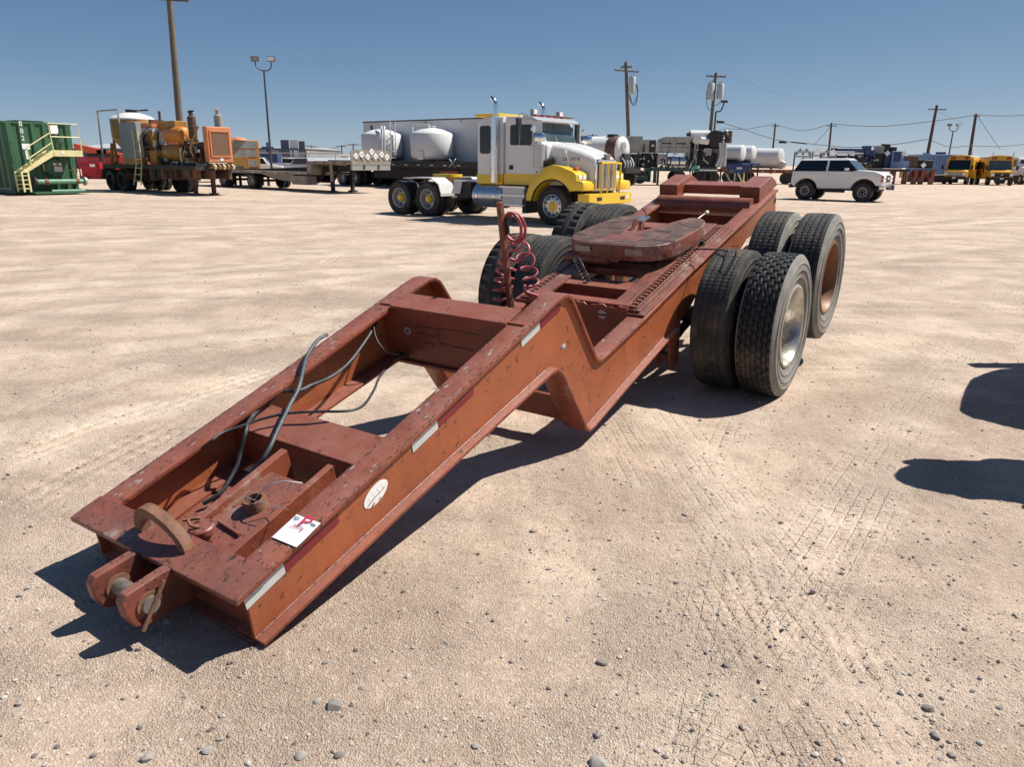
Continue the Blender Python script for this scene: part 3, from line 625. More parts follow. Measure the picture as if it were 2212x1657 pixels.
MB().tube(bez([(.55,1.40,.60),(.75,1.50,.58),(.95,1.62,.56)]), .008, 6).build('release_cable', BLACKR, fifth, 60)
MB().tube(bez([(.55,1.0,.56),(.72,1.02,.55),(.86,.99,.575)]), .007, 6).build('release_rod', STEEL, fifth, 60)
MB().cyl((.85,.99,.572),(.875,.985,.578), .016, 8).build('rod_end', CREAM, fifth, 60)
for k,(x,z) in enumerate(((.30,.47),(.36,.44),(.24,.43))): MB().box(x-.02,x+.02,.80+.012*k,.83+.012*k,z-.02,z+.03).build('lock_lug', BLACK, fifth)
# rear end: roller, cross beam, stop blocks
MB().cyl((1.50,.80,.47),(1.50,1.70,.47), .085, 28).build('rear_roller', RED, dolly, 40)
MB().box(1.60,1.62,.757,1.743,.20,.50).build('rear_plate', REDD, dolly)
rb = MB().box(1.78,1.92,.93,1.57,.512,.575).build('rear_cross_beam', REDD, dolly, None, .004)
MB().box(1.775,1.95,.925,1.575,.576,.60).build('rear_beam_cap', RED, rb, None, .004)
for y0, y1 in ((.765,.95),(1.55,1.735)):
    st = MB().prism([(1.585,.492),(2.16,.53),(2.10,.585),(1.97,.652),(1.585,.635)], 'y', y0, y1).build('stop_block', RED, dolly, None, .01)
    MB().box(1.581,1.5848,y0+.015,y1-.015,.505,.625).build('stop_block_face', REDD, st)
lt = MB().box(1.97,2.06,.742,.784,.385,.44).build('marker_light', BLACK, dolly, None, .004)
# suspension and axles
for x in (0, 1.147): MB().cyl((x,.30,0),(x,2.14,0), .065, 16).build('axle', DARK, dolly, 40)
for s in (1,-1):
    Y = lambda y: 1.25-s*(1.25-y)
    for x in (-.46,.55,1.45):
        MB().prism([(x-.12,.10),(x+.12,.10),(x+.07,-.24),(x-.07,-.24)], 'y', Y(.73), Y(.745)).build('spring_hanger', REDD, dolly, None, .002)
        MB().prism([(x-.12,.10),(x+.12,.10),(x+.07,-.24),(x-.07,-.24)], 'y', Y(.84), Y(.855)).build('spring_hanger', REDD, dolly, None, .002)
        MB().cyl((x,Y(.73),-.17),(x,Y(.855),-.17), .03, 10).build('hanger_pin', RUST, dolly, 40)
    for x0, x1 in ((-.42,.5),(.6,1.4)):
        MB().tube([(x0,Y(.79),-.10),((x0*.7+x1*.3),Y(.79),-.055),((x0+x1)/2,Y(.79),-.045),(x1,Y(.79),-.10)], .035, 6).build('leaf_spring', DARK, dolly)
# wheels
t_hex = tyre_mesh('tyre', 'hex', N=460, Mc=64, mats=(RUBBER, WALL_G), depth=.013)
t_rib = tyre_mesh('tyre', 'rib', N=416, Mc=44, mats=(RUBBERD, WALL_G), depth=.011)
t_ribd = tyre_mesh('tyre', 'rib', N=416, Mc=44, mats=(RUBBERD, RUBBERD), depth=.007)
t_lug = tyre_mesh('tyre', 'lug', N=320, Mc=24, mats=(RUBBERD, RUBBERD), depth=.016)
rim_bare = rim_mesh('wheel', RIMBARE, deep=-.11, hub=False); rim_rust = rim_mesh('wheel', RIMRUST, deep=-.11, hub=False); rim_dark = rim_mesh('wheel', DARK)
for x, yc, out_, tm, rm, ang in ((0,.14,-1,t_hex,rim_bare,.3),(0,.47,1,t_ribd,rim_dark,1.),(1.147,.14,-1,t_rib,rim_rust,.9),(1.147,.47,1,t_rib,rim_dark,2.),
                             (0,2.36,1,t_lug,rim_rust,.4),(0,2.03,-1,t_ribd,rim_dark,.2),(1.147,2.36,1,t_lug,rim_rust,1.4),(1.147,2.03,-1,t_ribd,rim_dark,.7)):
    wo = link('wheel', rm, dolly); wo.location = (x, yc, 0); wo.rotation_euler = (0,0,pi if out_ < 0 else 0)
    to = link('tyre', tm, wo); to.rotation_euler = (0,ang,0)
# hose post and coiled air lines
MB().box(-1.835,-1.80,1.185,1.215,.10,1.285).build('hose_post', RED2, dolly, None, .003)
MB().box(-1.81,-1.79,1.17,1.185,1.10,1.20).build('post_hook', BLACK, dolly)
def coil(path, r, turns, tr, n=16):
    path = bez(path, 24); L_ = len(path); pts = []
    tot = turns*n
    for i in range(int(tot)+1):
        f = i/tot*(L_-1); k = min(int(f), L_-2); p = path[k].lerp(path[k+1], f-k); d = (path[min(k+1,L_-1)]-path[max(k-1,0)]).normalized()
        a = d.cross(Vector((1,0,0))).normalized(); c = d.cross(a); t = 2*pi*i/n
        rr = r if not callable(r) else r(i/tot); pts.append(p+a*rr*math.cos(t)+c*rr*math.sin(t))
    return MB().tube(pts, tr, 6)
cA = [don(zC(x,y),'y',1.28) for x,y in ((380,640),(375,800),(350,900),(325,1000),(310,1100),(310,1200))]
coil(cA, .056, 6.5, .0072).build('coil_hose', PINK, dolly, 60)
cB = [don(zC(x,y),'y',1.10) for x,y in ((430,700),(480,790),(530,900),(550,1010),(560,1080))]
coil(cB, lambda f: .05*(1-.15*f), 4.5, .0072).build('coil_hose', PINK, dolly, 60)
ring = don(zC(405,590),'y',1.16)
MB().tube([ring+Vector((.02*math.sin(t*.5),.065*math.cos(t),.085*math.sin(t)+.01*t/6)) for t in np.linspace(0, 4*pi, 44)], .0095, 7).build('coil_hose', PINK, dolly, 60)
MB().tube(bez([don(zC(560,1080),'y',1.10),don(zC(500,1120),'y',1.10),don(zC(560,1150),'y',1.07),don(zC(620,1170),'y',1.05)]), .0085, 6).build('hose_tail', PINK, dolly, 60)
cK = [don(zC(x,y),'y',1.36) for x,y in ((950,850),(990,930),(1040,1040),(1080,1150),(1060,1180))]
coil(cK, .024, 15, .0045, 12).build('black_coil_cable', BLACKR, dolly, 60)
MB().tube(bez([cK[-1], don(zC(1050,1190),'y',1.34), don(zC(1000,1240),'y',1.36)]), .006, 6).build('cable_tail', BLACKR, dolly, 60)
# hoses lying in the neck
def hose(name, m, r, *pts): return MB().tube(bez([don(zB(x,y),'neck',o) for x,y,o in pts], 12), r, 8).build(name, m, dolly, 60)
hose('hose', GREYH, .0100, (745,522,-.05),(725,528,.014),(680,560,.022),(620,650,.022),(592,745,.02),(560,870,.0),(500,985,-.02),(430,1130,-.03),(370,1260,-.05),(300,1370,-.10),(230,1440,-.16),(150,1520,-.2))
hose('hose', BLACKR, .010, (1070,410,-.06),(1045,480,-.08),(960,610,-.1),(870,720,-.11),(760,800,-.1),(640,850,-.08),(560,885,-.06),(440,890,-.04),(390,940,-.05),(300,1010,-.05),(240,1080,-.03),(215,1160,-.04),(185,1270,-.1),(150,1390,-.16),(60,1540,-.2),(-60,1620,-.22))
hose('cable', BLACKR, .0065, (1250,640,-.30),(1180,690,-.28),(1090,790,-.22),(1050,880,-.18),(980,980,-.1),(880,1015,-.05),(700,1020,-.03),(500,1030,-.03),(330,1065,-.03),(200,1110,-.02),(60,1160,.0),(0,1205,.02),(-70,1260,-.03))
hose('cable', BLACKR, .0055, (1045,440,-.05),(1060,530,-.1),(1100,600,-.15),(1160,640,-.22),(1250,640,-.30))
MB().tube([don(zB(1205,640),'neck',-.28),don(zB(1265,655),'neck',-.28)], .016, 8).build('valve_fitting', BLACK, dolly, 40)
MB().tube(bez([don(zA(x,y),'neck',o) for x,y,o in ((1490,490,-.05),(1530,440,.0),(1590,390,.03),(1680,368,.03),(1730,372,.02),(1800,380,-.0))]), .0025, 5).build('loose_wire', LGREY, dolly)
MB().tube(bez([don(zA(x,y),'neck',o) for x,y,o in ((1430,470,-.04),(1500,495,-.02),(1600,525,-.02),(1710,553,-.0))]), .0018, 5).build('loose_wire', LGREY, dolly)
MB().tube([don(zA(1730,372),'neck',.02),don(zA(1700,430),'neck',-.03)], .002, 5).build('loose_wire', LGREY, dolly)
# wire bracket that leans out over the inner front tyre
zR = zm(1480,380,.18987)
wp = [don(zR(x,y),'z',z) for x,y,z in ((650,1112,.47),(820,1092,.50),(1000,1088,.53),(1150,1098,.545),(1240,1112,.55))]
MB().tube(bez(wp), .0055, 6).build('wire_bracket', BLACKR, dolly, 60)
lp = [don(zR(x,y),'z',.55) for x,y in ((1240,1112),(1262,1050),(1370,1055),(1360,1185),(1262,1172))]
MB().tube(lp, .004, 6, closed=True).build('wire_bracket', REDD, dolly)
# conspicuity tape, stickers
def tape(p0, p1, m):
    x0 = don(p0,'y',.7405).x; x1 = don(p1,'y',.7405).x
    b = MB(); n = max(2, int((x1-x0)/.12)+1)
    for k in range(n):
        a, c = x0+(x1-x0)*k/n, x0+(x1-x0)*(k+1)/n
        b.box(0,0,0,0,0,0) if False else b.hexa([(a,.7385,zt(a)-.079),(c,.7385,zt(c)-.079),(c,.7412,zt(c)-.079),(a,.7412,zt(a)-.079),(a,.7385,zt(a)-.026),(c,.7385,zt(c)-.026),(c,.7412,zt(c)-.026),(a,.7412,zt(a)-.026)])
    b.build('reflective_tape', m, dolly)
zD = zm(900,600,.27162)
tape(zA(1425,1165), zA(1682,935), TAPE_W); tape(zA(1684,932), zA(2030,600), TAPE_R)
tape(zB(1295,1235), zB(1460,1082), TAPE_W); tape(zB(1462,1080), zB(1694,870), TAPE_R)
tape(zD(1205,770), zD(1362,610), TAPE_W); tape(zD(1364,605), zD(1540,460), TAPE_R)
oc = don(zB(1063,1555),'y',.741)
so = axes(oc, (1,0,.13), (-.13*.2,0,1))
ov = [(.074*math.cos(t), .040*math.sin(t)) for t in np.linspace(0, 2*pi, 33)[:-1]]
so = axes((oc.x,.7408,oc.z), (1,0,.28), (-.28,0,1))
stk = MB().prism(ov, 'z', 0, .0012, so).build('oval_sticker', WHITEP, dolly)
b = MB()
for k in (-.5,0,.5): b.tube([so @ Vector((.06*math.cos(t)+.006, .028*k*math.sin(t)+.003, .0014)) for t in np.linspace(.3, pi-.3, 12)], .0006, 4)
for k in (-.6,-.2,.2,.6): b.tube([so @ Vector((.068*k, -.010+.036*q*math.sqrt(1-k*k*.8), .0014)) for q in (0,.4,.8)], .0006, 4)
stuff(b.build('sticker_lines', TAPE_W, stk))
b = MB()
for a0, a1, r_ in (((-.062,-.012),(-.02,-.008),.0028), ((-.02,-.008),(.05,-.012),.002), ((-.045,-.03),(-.025,-.026),.004), ((.0,-.034),(.012,-.033),.003)): b.tube([so @ Vector((*a0,.0008)), so @ Vector((*a1,.0008))], r_, 5)
b.build('sticker_scratch', RUST, stk)
pc = don(zD(1567,797),'y',.741)
pm_ = axes((pc.x,.7408,pc.z), (1,0,.05), (-.05,0,1))
sp = MB().box(-.022,.022,-.012,.012,0,.0012,pm_).build('small_plate', TAPE_W, dolly); MB().box(-.02,.0,-.010,.010,.0013,.0022,pm_).build('plate_mark', INK, sp)
for x0, x1 in (((-3.30),(-2.75)),): pass

# auction sheet lying on the top flange
zP = zm(630,1190,.06781)
pc_ = [DM @ don(zP(x,y),'neck',.004) for x,y in ((150,1110),(1000,1460),(1860,640),(1020,320))]
cen = sum(pc_, Vector())/4; ex = ((pc_[1]-pc_[0])+(pc_[2]-pc_[3]))*.5; ey = ((pc_[3]-pc_[0])+(pc_[2]-pc_[1]))*.5
PM = axes(cen, ex, ey); hw, hh = ex.length/2, ey.length/2
sheet = thing('auction_sheet', 'white printed sheet with a red letter P lying on the red dolly beam', 'paper sheet'); sheet.matrix_world = PM
b = MB(); nx_, ny_ = 8, 10
b.add([(-hw+2*hw*i/nx_, -hh+2*hh*j/ny_, .002*math.sin(i*.7)*math.sin(j*.5)+.0006) for j in range(ny_+1) for i in range(nx_+1)], [(j*(nx_+1)+i, j*(nx_+1)+i+1, (j+1)*(nx_+1)+i+1, (j+1)*(nx_+1)+i) for j in range(ny_) for i in range(nx_)])
b.build('paper', PAPER, sheet, 60)
T4 = lambda x,y,s=1: Matrix.Translation((x*hw,y*hh,.0045))
text('P', .082, T4(.05,.66) @ Matrix.Scale(1.25,4,(1,0,0)), INKRED, sheet, 'letter')
MB().box(-.10*hw,.04*hw,.42*hh,.50*hh,.0046,.0049).build('logo_foot', NAVY, sheet)
for cx, cyy, s_, seed in ((-.68,.76,1,3),(.68,.70,1,5)):
    rs = random.Random(seed); pts = [((cx-.2+.4*k/16+.04*math.sin(k*2.3))*hw, (cyy+.07*math.sin(k*1.9)+.04*rs.uniform(-1,1))*hh, .005) for k in range(17)]
    MB().tube(bez(pts,5), .0011, 4).build('handwriting', INK, sheet)
MB().tube(bez([((-.72+.02*k)*hw,(.56+.015*math.sin(k*2))*hh,.005) for k in range(8)],4), .0008, 4).build('handwriting', INK, sheet)
text('Auction', .017, T4(-.05,.30), INK, sheet, 'lettering')
MB().box(-.45*hw,.45*hw,.205*hh,.225*hh,.0046,.0049).build('printed_rule', INK, sheet)
text('LOT #', .022, T4(-.08,.09), INKRED, sheet, 'lettering')
# ---------------------------------------------------------------- shared wheels for the yard vehicles
def plain_tyre(name, Rr, W, seat, mats, n=36, lugs=0):
    b = MB(); pr = [(seat,-W/2+.03),(Rr*.78,-W/2),(Rr*.9,-W/2),(Rr*.985,-W/2+.025),(Rr,-W/4),(Rr,W/4),(Rr*.985,W/2-.025),(Rr*.9,W/2),(Rr*.78,W/2),(seat,W/2-.03)]
    b.lathe(pr, ax='y', n=n, closed=True)
    if lugs:
        for k in range(lugs):
            for s in (-1,1):
                M = Matrix.Rotation(2*pi*(k+.5*(s > 0))/lugs, 4, 'Y'); b.box(-.03,.03,s*W*.12,s*W*.49,Rr*.985,Rr*1.015,M)
    return b.mesh(name, mats, 40)
TRUCK_T = plain_tyre('tyre', .525, .28, .29, RUBBER); TRUCK_TD = plain_tyre('tyre', .50, .26, .28, RUBBERD)
RIM_STEEL = rim_mesh('wheel', LGREY, deep=-.08); RIM_ALU = rim_mesh('wheel', ALU, deep=.07, hub=False); RIM_DK = rim_mesh('wheel', DARK); RIM_OLD = rim_mesh('wheel', GALV)
def wheel(par, x, y, z, out, rim, tyre, scale=1.):
    o = link('wheel', rim, par); o.location = (x,y,z); o.rotation_euler = (0,random.uniform(0,3),pi if out < 0 else 0); o.scale = (scale,)*3
    t = link('tyre', tyre, o); return o
def dual(par, x, y0, y1, z, rim, tyre, scale=1.):   # y0: near face, y1: far face of the axle
    for yc, out in ((y0+.14,-1),(y0+.47,1),(y1-.14,1),(y1-.47,-1)): wheel(par, x, yc, z, out, rim if yc in (y0+.14, y1-.14) else RIM_DK, tyre, scale)
def place(name, label, cat, o, group=None): return thing(name, label, cat, (o[0],o[1],0), YAW, group)
def part(b, name, m, par, smooth=None, bevel=0.): return b.build(name, m, par, smooth, bevel)

# ---------------------------------------------------------------- white and yellow road tractor
tk = place('semi_truck', 'white road tractor with yellow fenders, yellow bumper and grille guard', 'truck', ground((1190,487)))
for y in (.78,1.56): part(MB().box(-6.55,.82,y,y+.10,.72,.98), 'frame_rail', DARK, tk)
part(MB().box(-6.6,-6.45,.5,1.94,.70,.95), 'rear_cross_member', DARK, tk)
for yc, out in ((.15,-1),(2.29,1)):
    wo = wheel(tk, 0, yc, .515, out, RIM_ALU, TRUCK_T)
    s = 1
    b = MB(); b.lathe([(.16,.075),(.15,.10),(.09,.11),(.085,.15),(0,.155)], ax='y', n=20); part(b, 'hub_cap', YELLOW, wo, 40)
    b = MB()
    for k in range(10):
        a = 2*pi*k/10; M = Matrix.Rotation(a, 4, 'Y') @ Matrix.Translation((.225,.0,0)); b.lathe([(.026,.074),(.026,.0835)], ax='y', n=10, M=M)
    part(b, 'hand_holes', BLACK, wo)
    b = MB()
    for k in range(10):
        a = 2*pi*(k+.5)/10; b.cyl((.13*math.cos(a),.08,.13*math.sin(a)),(.13*math.cos(a),.125,.13*math.sin(a)), .014, 6)
    part(b, 'wheel_nuts', CHROME, wo)
for x in (-4.74,-6.0):
    dual(tk, x, 0, 2.44, .515, RIM_STEEL, TRUCK_T)
    for y, s in ((.14,-1),(2.30,1)):
        hb_ = MB()
        for k in range(6): hb_.lathe([(.03,-.075),(.03,-.06)], ax='y', n=10, M=Matrix.Rotation(2*pi*k/6, 4, 'Y') @ Matrix.Translation((.215,0,0)))
        o = part(hb_, 'hand_holes', BLACK, tk); o.location = (x,y,.515); o.rotation_euler = (0,0,pi if s < 0 else 0)
        b = MB(); b.lathe([(.125,-.02),(.12,.06),(.09,.075),(.08,.12),(0,.125)], ax='y', n=12)
        o = part(b, 'hub', YELLOWD if False else YELLOW, tk, 40); o.location = (x,y,.515); o.rotation_euler = (0,0,pi if s < 0 else 0)
    part(MB().cyl((x,.3,.515),(x,2.14,.515), .08, 12), 'axle', DARK, tk, 40)
part(MB().cyl((0,.3,.48),(0,2.14,.48), .06, 12), 'front_axle', DARK, tk, 40)
# cab
cabp = [(-1.84,1.06),(-.42,1.06),(-.36,1.35),(-.36,2.10),(-.72,2.17),(-.96,2.70),(-1.10,2.80),(-1.30,2.85),(-1.84,2.86)]
cab = part(MB().prism(cabp, 'y', .24, 2.20), 'cab', WHITE, tk, 40, .05)
sl = part(MB().prism([(-2.84,1.05),(-1.88,1.05),(-1.88,2.86),(-2.3,2.88),(-2.76,2.80),(-2.84,2.70)], 'y', .20, 2.24), 'sleeper', WHITE, tk, 40, .05)
part(MB().box(-2.845,-1.875,.193,2.247,1.03,1.29), 'yellow_sill', YELLOW, sl)
part(MB().box(-1.86,-.40,.232,2.208,1.03,1.33), 'yellow_sill', YELLOW, cab)
part(MB().box(-2.95,-2.05,.22,2.2,2.86,2.95), 'roof_fairing', YELLOW, sl, 40, .03)
def rrect(x0, x1, z0, z1, r=.06, sh=0.):
    pts = []
    for cx, cz, a0 in ((x1-r,z1-r,0),(x0+r,z1-r,90),(x0+r,z0+r,180),(x1-r,z0+r,270)):
        pts += [(cx+r*math.cos(R(a0+a))+sh*(cz-z0), cz+r*math.sin(R(a0+a))) for a in (0,30,60,90)]
    return pts
part(MB().prism(rrect(-2.73,-2.33,1.86,2.62,.08), 'y', .19, .205), 'sleeper_window', GLASSD, sl)
part(MB().prism(rrect(-2.73,-2.33,1.86,2.62,.08), 'y', 2.235, 2.25), 'sleeper_window', GLASSD, sl)
for y0, y1 in ((.226,.242),(2.198,2.214)):
    part(MB().prism(rrect(-1.64,-.88,2.09,2.63,.06), 'y', y0, y1), 'door_window', GLASSD, cab)
d = part(MB().prism(rrect(-1.80,-.55,1.34,2.74,.05), 'y', .234, .239), 'door', WHITE, cab)
part(MB().box(-1.66,-1.52,.222,.234,1.44,1.56), 'door_handle', BLACK, d)
part(MB().box(-.75,-.66,.229,.2345,1.55,1.62), 'door_sticker', GREYM, d); part(MB().box(-.72,-.67,.228,.2345,1.37,1.40), 'door_latch', BLACK, d)
for y0, y1 in ((.30,1.205),(1.235,2.14)):
    b = MB(); b.hexa([(-.735,y0,2.19),(-.735,y1,2.19),(-.72,y1,2.185),(-.72,y0,2.185),(-.955,y0,2.68),(-.955,y1,2.68),(-.935,y1,2.69),(-.935,y0,2.69)]); part(b, 'windscreen', GLASSW, cab)
for y in (.36,1.30): part(MB().cyl((-.70,y+.1,2.20),(-.80,y+.52,2.42), .008, 5), 'wiper', BLACK, cab)
v = part(MB().prism([(-1.2,2.87),(-.88,2.83),(-.68,2.73),(-.69,2.70),(-.95,2.74),(-1.2,2.80)], 'y', .22, 2.22), 'sun_visor', LGREY, cab, 40)
for k in range(5): part(MB().box(-1.06,-1.0,.55+.31*k,.65+.31*k,2.855,2.91), 'roof_marker', REDL, cab)
for y in (.62,1.85):
    l = part(MB().box(-1.2,-1.08,y-.09,y+.09,2.88,3.05), 'roof_lamp', GREYM, cab, None, .02); part(MB().box(-1.078,-1.06,y-.075,y+.075,2.9,3.03), 'lamp_lens', LAMPW, l)
for y, s in ((.10,1),(2.34,-1)):
    ex = part(MB().cyl((-2.08,y,1.08),(-2.08,y,2.82), .115, 18), 'exhaust_stack', CHROME, tk, 40)
    part(MB().tube(bez([(-2.08,y,2.78),(-2.08,y,3.10),(-2.10,y,3.24),(-2.22,y,3.36)], 6), .065, 12), 'exhaust_pipe', CHROME, ex, 50)
    part(MB().prism([(-2.34,1.10),(-1.98,1.10),(-1.98,2.76),(-2.30,2.76)], 'y', y+s*.115, y+s*.135), 'heat_shield', CHROME, ex, None, .004)
    ac = part(MB().cyl((-.52,y+.0,1.50),(-.52,y,2.10), .155, 20), 'air_cleaner', LGREY, tk, 40)
    part(MB().lathe([(.07,2.1),(.07,2.18),(.17,2.18),(.18,2.2),(.18,2.36),(.16,2.39),(0,2.40)], (-.52,y,0), 'z', 20), 'intake_cap', CHROME, ac, 40)
    part(MB().cyl((-.36,y+s*.05,1.62),(-.20,y+s*.24,1.72), .09, 10), 'intake_duct', BLACK, ac, 40)
    m_ = part(MB().box(-1.06,-.98,y-s*.28-.09,y-s*.28+.09,2.08,2.78), 'mirror', BLACK, tk, None, .02)
    part(MB().tube([(-1.0,y+s*.14,2.86),(-1.0,y-s*.28,2.90),(-.99,y-s*.28,2.05),(-.72,y+s*.14,2.08)], .016, 6), 'mirror_arm', CHROME, m_)
    part(MB().lathe([(0,0),(.07,.02),(.09,.06),(.09,.09)], (-.72,y-s*.12,2.5), 'x', 12), 'spot_mirror', CHROME, m_, 40)
# hood
def hsec(x, hw_, zt_, zb, r): 
    c = 1.22; return [(x,c-hw_,zb),(x,c-hw_*.99,zt_-r),(x,c-hw_*.93,zt_-r*.35),(x,c-hw_*.72,zt_),(x,c,zt_+.02),(x,c+hw_*.72,zt_),(x,c+hw_*.93,zt_-r*.35),(x,c+hw_*.99,zt_-r),(x,c+hw_,zb)]
hood = part(MB().loft([hsec(-.40,.80,2.15,1.05,.16),hsec(.05,.74,2.08,1.05,.17),hsec(.45,.65,1.97,1.0,.18),hsec(.74,.58,1.87,.95,.18),hsec(.885,.55,1.77,.92,.16)]), 'hood', WHITE, tk, 50)
part(MB().loft([[(x,1.22-.3*w_,z+.0),(x,1.22-.26*w_,z+.045),(x,1.22+.26*w_,z+.045),(x,1.22+.3*w_,z)] for x,w_,z in ((-.36,1.2,2.135),(.05,1.1,2.07),(.45,1.,1.96),(.82,.9,1.81))]), 'hood_ridge', WHITE, hood, 50)
part(MB().box(-.9,.84,.62,1.82,.62,1.06), 'engine', DARK, tk)
gr = part(MB().prism([(.70,.95),(1.74,.95),(1.74,1.62),(1.66,1.74),(.78,1.74),(.70,1.62)], 'x', .88, .945), 'grille_surround', CHROME, tk, None, .015)
part(MB().box(.941,.95,.76,1.68,.99,1.66), 'grille_core', BLACK, gr)
for k in range(6): part(MB().cyl((.96,.83+.155*k,1.0),(.96,.83+.155*k,1.63), .045, 10), 'grille_bar', LGREY, gr, 40)
part(MB().prism([(1.08,1.88),(1.36,1.88),(1.31,1.74),(1.13,1.74)], 'x', .895, .97), 'hood_emblem', STEEL, hood, None, .01)
text('22F 147-B', .125, axes((.24,.492,1.735),(1,.225,0),(0,0,1)), BLACK, hood)
for y0, y1 in ((0.,.56),(1.88,2.44)):
    arch_o = arc(0,.52,.74,178,38,12)
    fp = [(-.90,.62)]+[(-.87,.80),(-.78,1.05),(-.55,1.32),(-.35,1.42)]+[(-.30,1.50),(.0,1.58),(.25,1.55),(.66,1.42),(.76,1.36),(.76,1.20),(.96,1.18),(1.0,1.10),(1.0,.94),(.70,.94)]+arc(0,.52,.67,35,172,12)
    f = part(MB().prism(fp, 'y', y0, y1), 'fender', YELLOW, tk, 40, .025)
    part(MB().flange(arc(0,.52,.70,172,30,14), .03, y0-.012, y0+.05) if y0 < 1 else MB().flange(arc(0,.52,.70,172,30,14), .03, y1-.05, y1+.012), 'fender_lip', BLACK, f, 40)
    h = part(MB().box(.72,.79,y0+.10,y1-.10,1.215,1.33), 'headlight', LAMPW, f, None, .02); part(MB().box(.72,.795,y0+.26,y0+.30,1.21,1.335), 'headlight_bar', CHROME, h)
    part(MB().box(.50,.62,y0+.22,y0+.32,1.44,1.54), 'turn_signal', AMBER, f, None, .015)
    part(MB().box(-1.0,-.86,y0,y1,.28,.66), 'mud_flap', BLACK, tk)
part(MB().tube([(.30,.30,1.55),(.30,.28,1.72),(.26,.20,1.92)], .012, 6), 'fender_mirror_stem', CHROME, tk)
part(MB().lathe([(0,0),(.06,.01),(.07,.04)], (.26,.18,1.93), 'x', 12), 'fender_mirror', CHROME, tk, 40)
bp = part(MB().prism([(.82,.03),(1.04,.03),(1.12,.12),(1.12,2.32),(1.04,2.41),(.82,2.41)], 'z', .58, .86), 'bumper', YELLOW, tk, None, .015)
for y in (.62,1.82): part(MB().box(1.115,1.126,y-.12,y+.12,.68,.77), 'tow_slot', BLACK, bp)
part(MB().box(1.11,1.124,2.02,2.14,.70,.82), 'bumper_sticker', WHITEP, bp); part(MB().box(.92,1.11,1.55,1.95,.50,.58), 'bumper_step', YELLOW, bp, None, .01)
gd = part(MB().tube(bez([(1.10,.70,.85),(1.10,.70,1.55),(1.10,.76,1.64),(1.10,1.60,1.64),(1.10,1.66,1.55),(1.10,1.66,.85)], 6), .028, 8), 'grille_guard', YELLOW, tk, 50)
for y in (1.02,1.34): part(MB().cyl((1.10,y,.86),(1.10,y,1.64), .022, 8), 'guard_bar', YELLOW, gd, 40)
for y0 in (.02,1.76):
    yc = y0+.34
    ft = part(MB().lathe([(0,-2.92),(.30,-2.92),(.335,-2.89),(.335,-1.84),(.30,-1.81),(0,-1.81)], (0,yc,.70), 'x', 28), 'fuel_tank', ALU, tk, 40)
    for x in (-2.72,-2.05): part(MB().lathe([(.337,x-.04),(.345,x-.04),(.345,x+.04),(.337,x+.04)], (0,yc,.70), 'x', 28, closed=True), 'tank_strap', CHROME, ft, 40)
    st = part(MB().box(-1.76,-.98,y0+.02,y0+.6,.44,.98), 'step_box', LGREY, tk, None, .015)
    for z in (.46,.72,.95): part(MB().box(-1.84,-.92,y0-.02,y0+.03,z,z+.045), 'step_tread', ALU, st)
part(MB().box(-3.55,-3.0,.10,.72,.62,1.06), 'battery_box', DARK, tk); part(MB().prism([(-3.74,.72),(-3.40,.72),(-3.30,1.08),(-3.62,1.08)], 'y', .06, .09), 'bright_panel', LGREY, tk)
part(MB().box(-3.9,-2.9,.35,2.1,1.06,1.11), 'deck_plate', ALU, tk)
for y0, y1 in ((.0,.62),(1.82,2.44)):
    q = [(-5.35,1.16),(-4.55,1.16),(-4.22,.98),(-4.12,.70),(-4.12,.62)]
    part(MB().flange(q, .03, y0, y1), 'quarter_fender', WHITE, tk)
    part(MB().box(-5.75,-5.3,y0,y1,1.10,1.14), 'fender_bracket', GALV, tk)
fwt = part(MB().prism(smooth_poly([(-5.55,.95),(-4.75,.80),(-4.55,1.0),(-4.55,1.44),(-4.75,1.64),(-5.55,1.49),(-5.2,1.22)], 2), 'z', 1.16, 1.25), 'fifth_wheel', YELLOW, tk)
part(MB().box(-5.2,-4.8,.9,1.54,.98,1.16), 'fifth_wheel_base', YELLOW, fwt)
hp = part(MB().box(-3.08,-3.02,1.19,1.25,1.05,1.85), 'hose_post', STEEL, tk)
for y, m_ in ((1.12,INKRED),(1.30,NAVY),(1.0,INKRED),(1.20,BLACK)):
    part(MB().tube([(-3.15+.05*math.cos(t),y+.07*math.sin(t),1.80-.012*t) for t in np.linspace(0, 12*pi, 100)], .016, 5), 'coil_hose', m_, hp, 60)

# ---------------------------------------------------------------- white lifted wagon
sv = place('sport_utility_vehicle', 'white lifted two door wagon with dark windows on big black tyres', 'car', ground((1863,436.5)))
lo = [(-3.52,.78),(-3.50,1.38),(-.68,1.41),(-.45,1.46),(.35,1.40),(.66,1.30),(.74,1.20),(.74,.86),(.70,.76),(.58,.76)]+arc(-.08,.47,.60,30,158,12)+[(-.66,.60),(-2.18,.57)]+arc(-2.78,.47,.57,14,166,12)+[(-3.38,.66)]
body = part(MB().prism(lo, 'y', .06, 1.94), 'body', WHITE, sv, 40, .05)
part(MB().box(-3.3,.5,.3,1.7,.50,.62), 'underbody', DARK, sv); part(MB().box(-1.9,-1.0,.25,.5,.40,.58), 'side_step', BLACK, sv)
part(MB().box(-2.3,-.5,.6,1.4,.62,.8), 'floor_pan', DARK, sv)
for x in (-.08,-2.78): part(MB().box(x-.62,x+.62,.42,1.58,.60,1.20), 'wheel_well', BLACK, sv)
gh = part(MB().hexa([(-3.47,.10,1.37),(-.44,.10,1.42),(-.44,1.90,1.42),(-3.47,1.90,1.37),(-3.17,.25,1.91),(-1.0,.25,1.94),(-1.0,1.75,1.94),(-3.17,1.75,1.91)]), 'side_glass', GLASSD, sv)
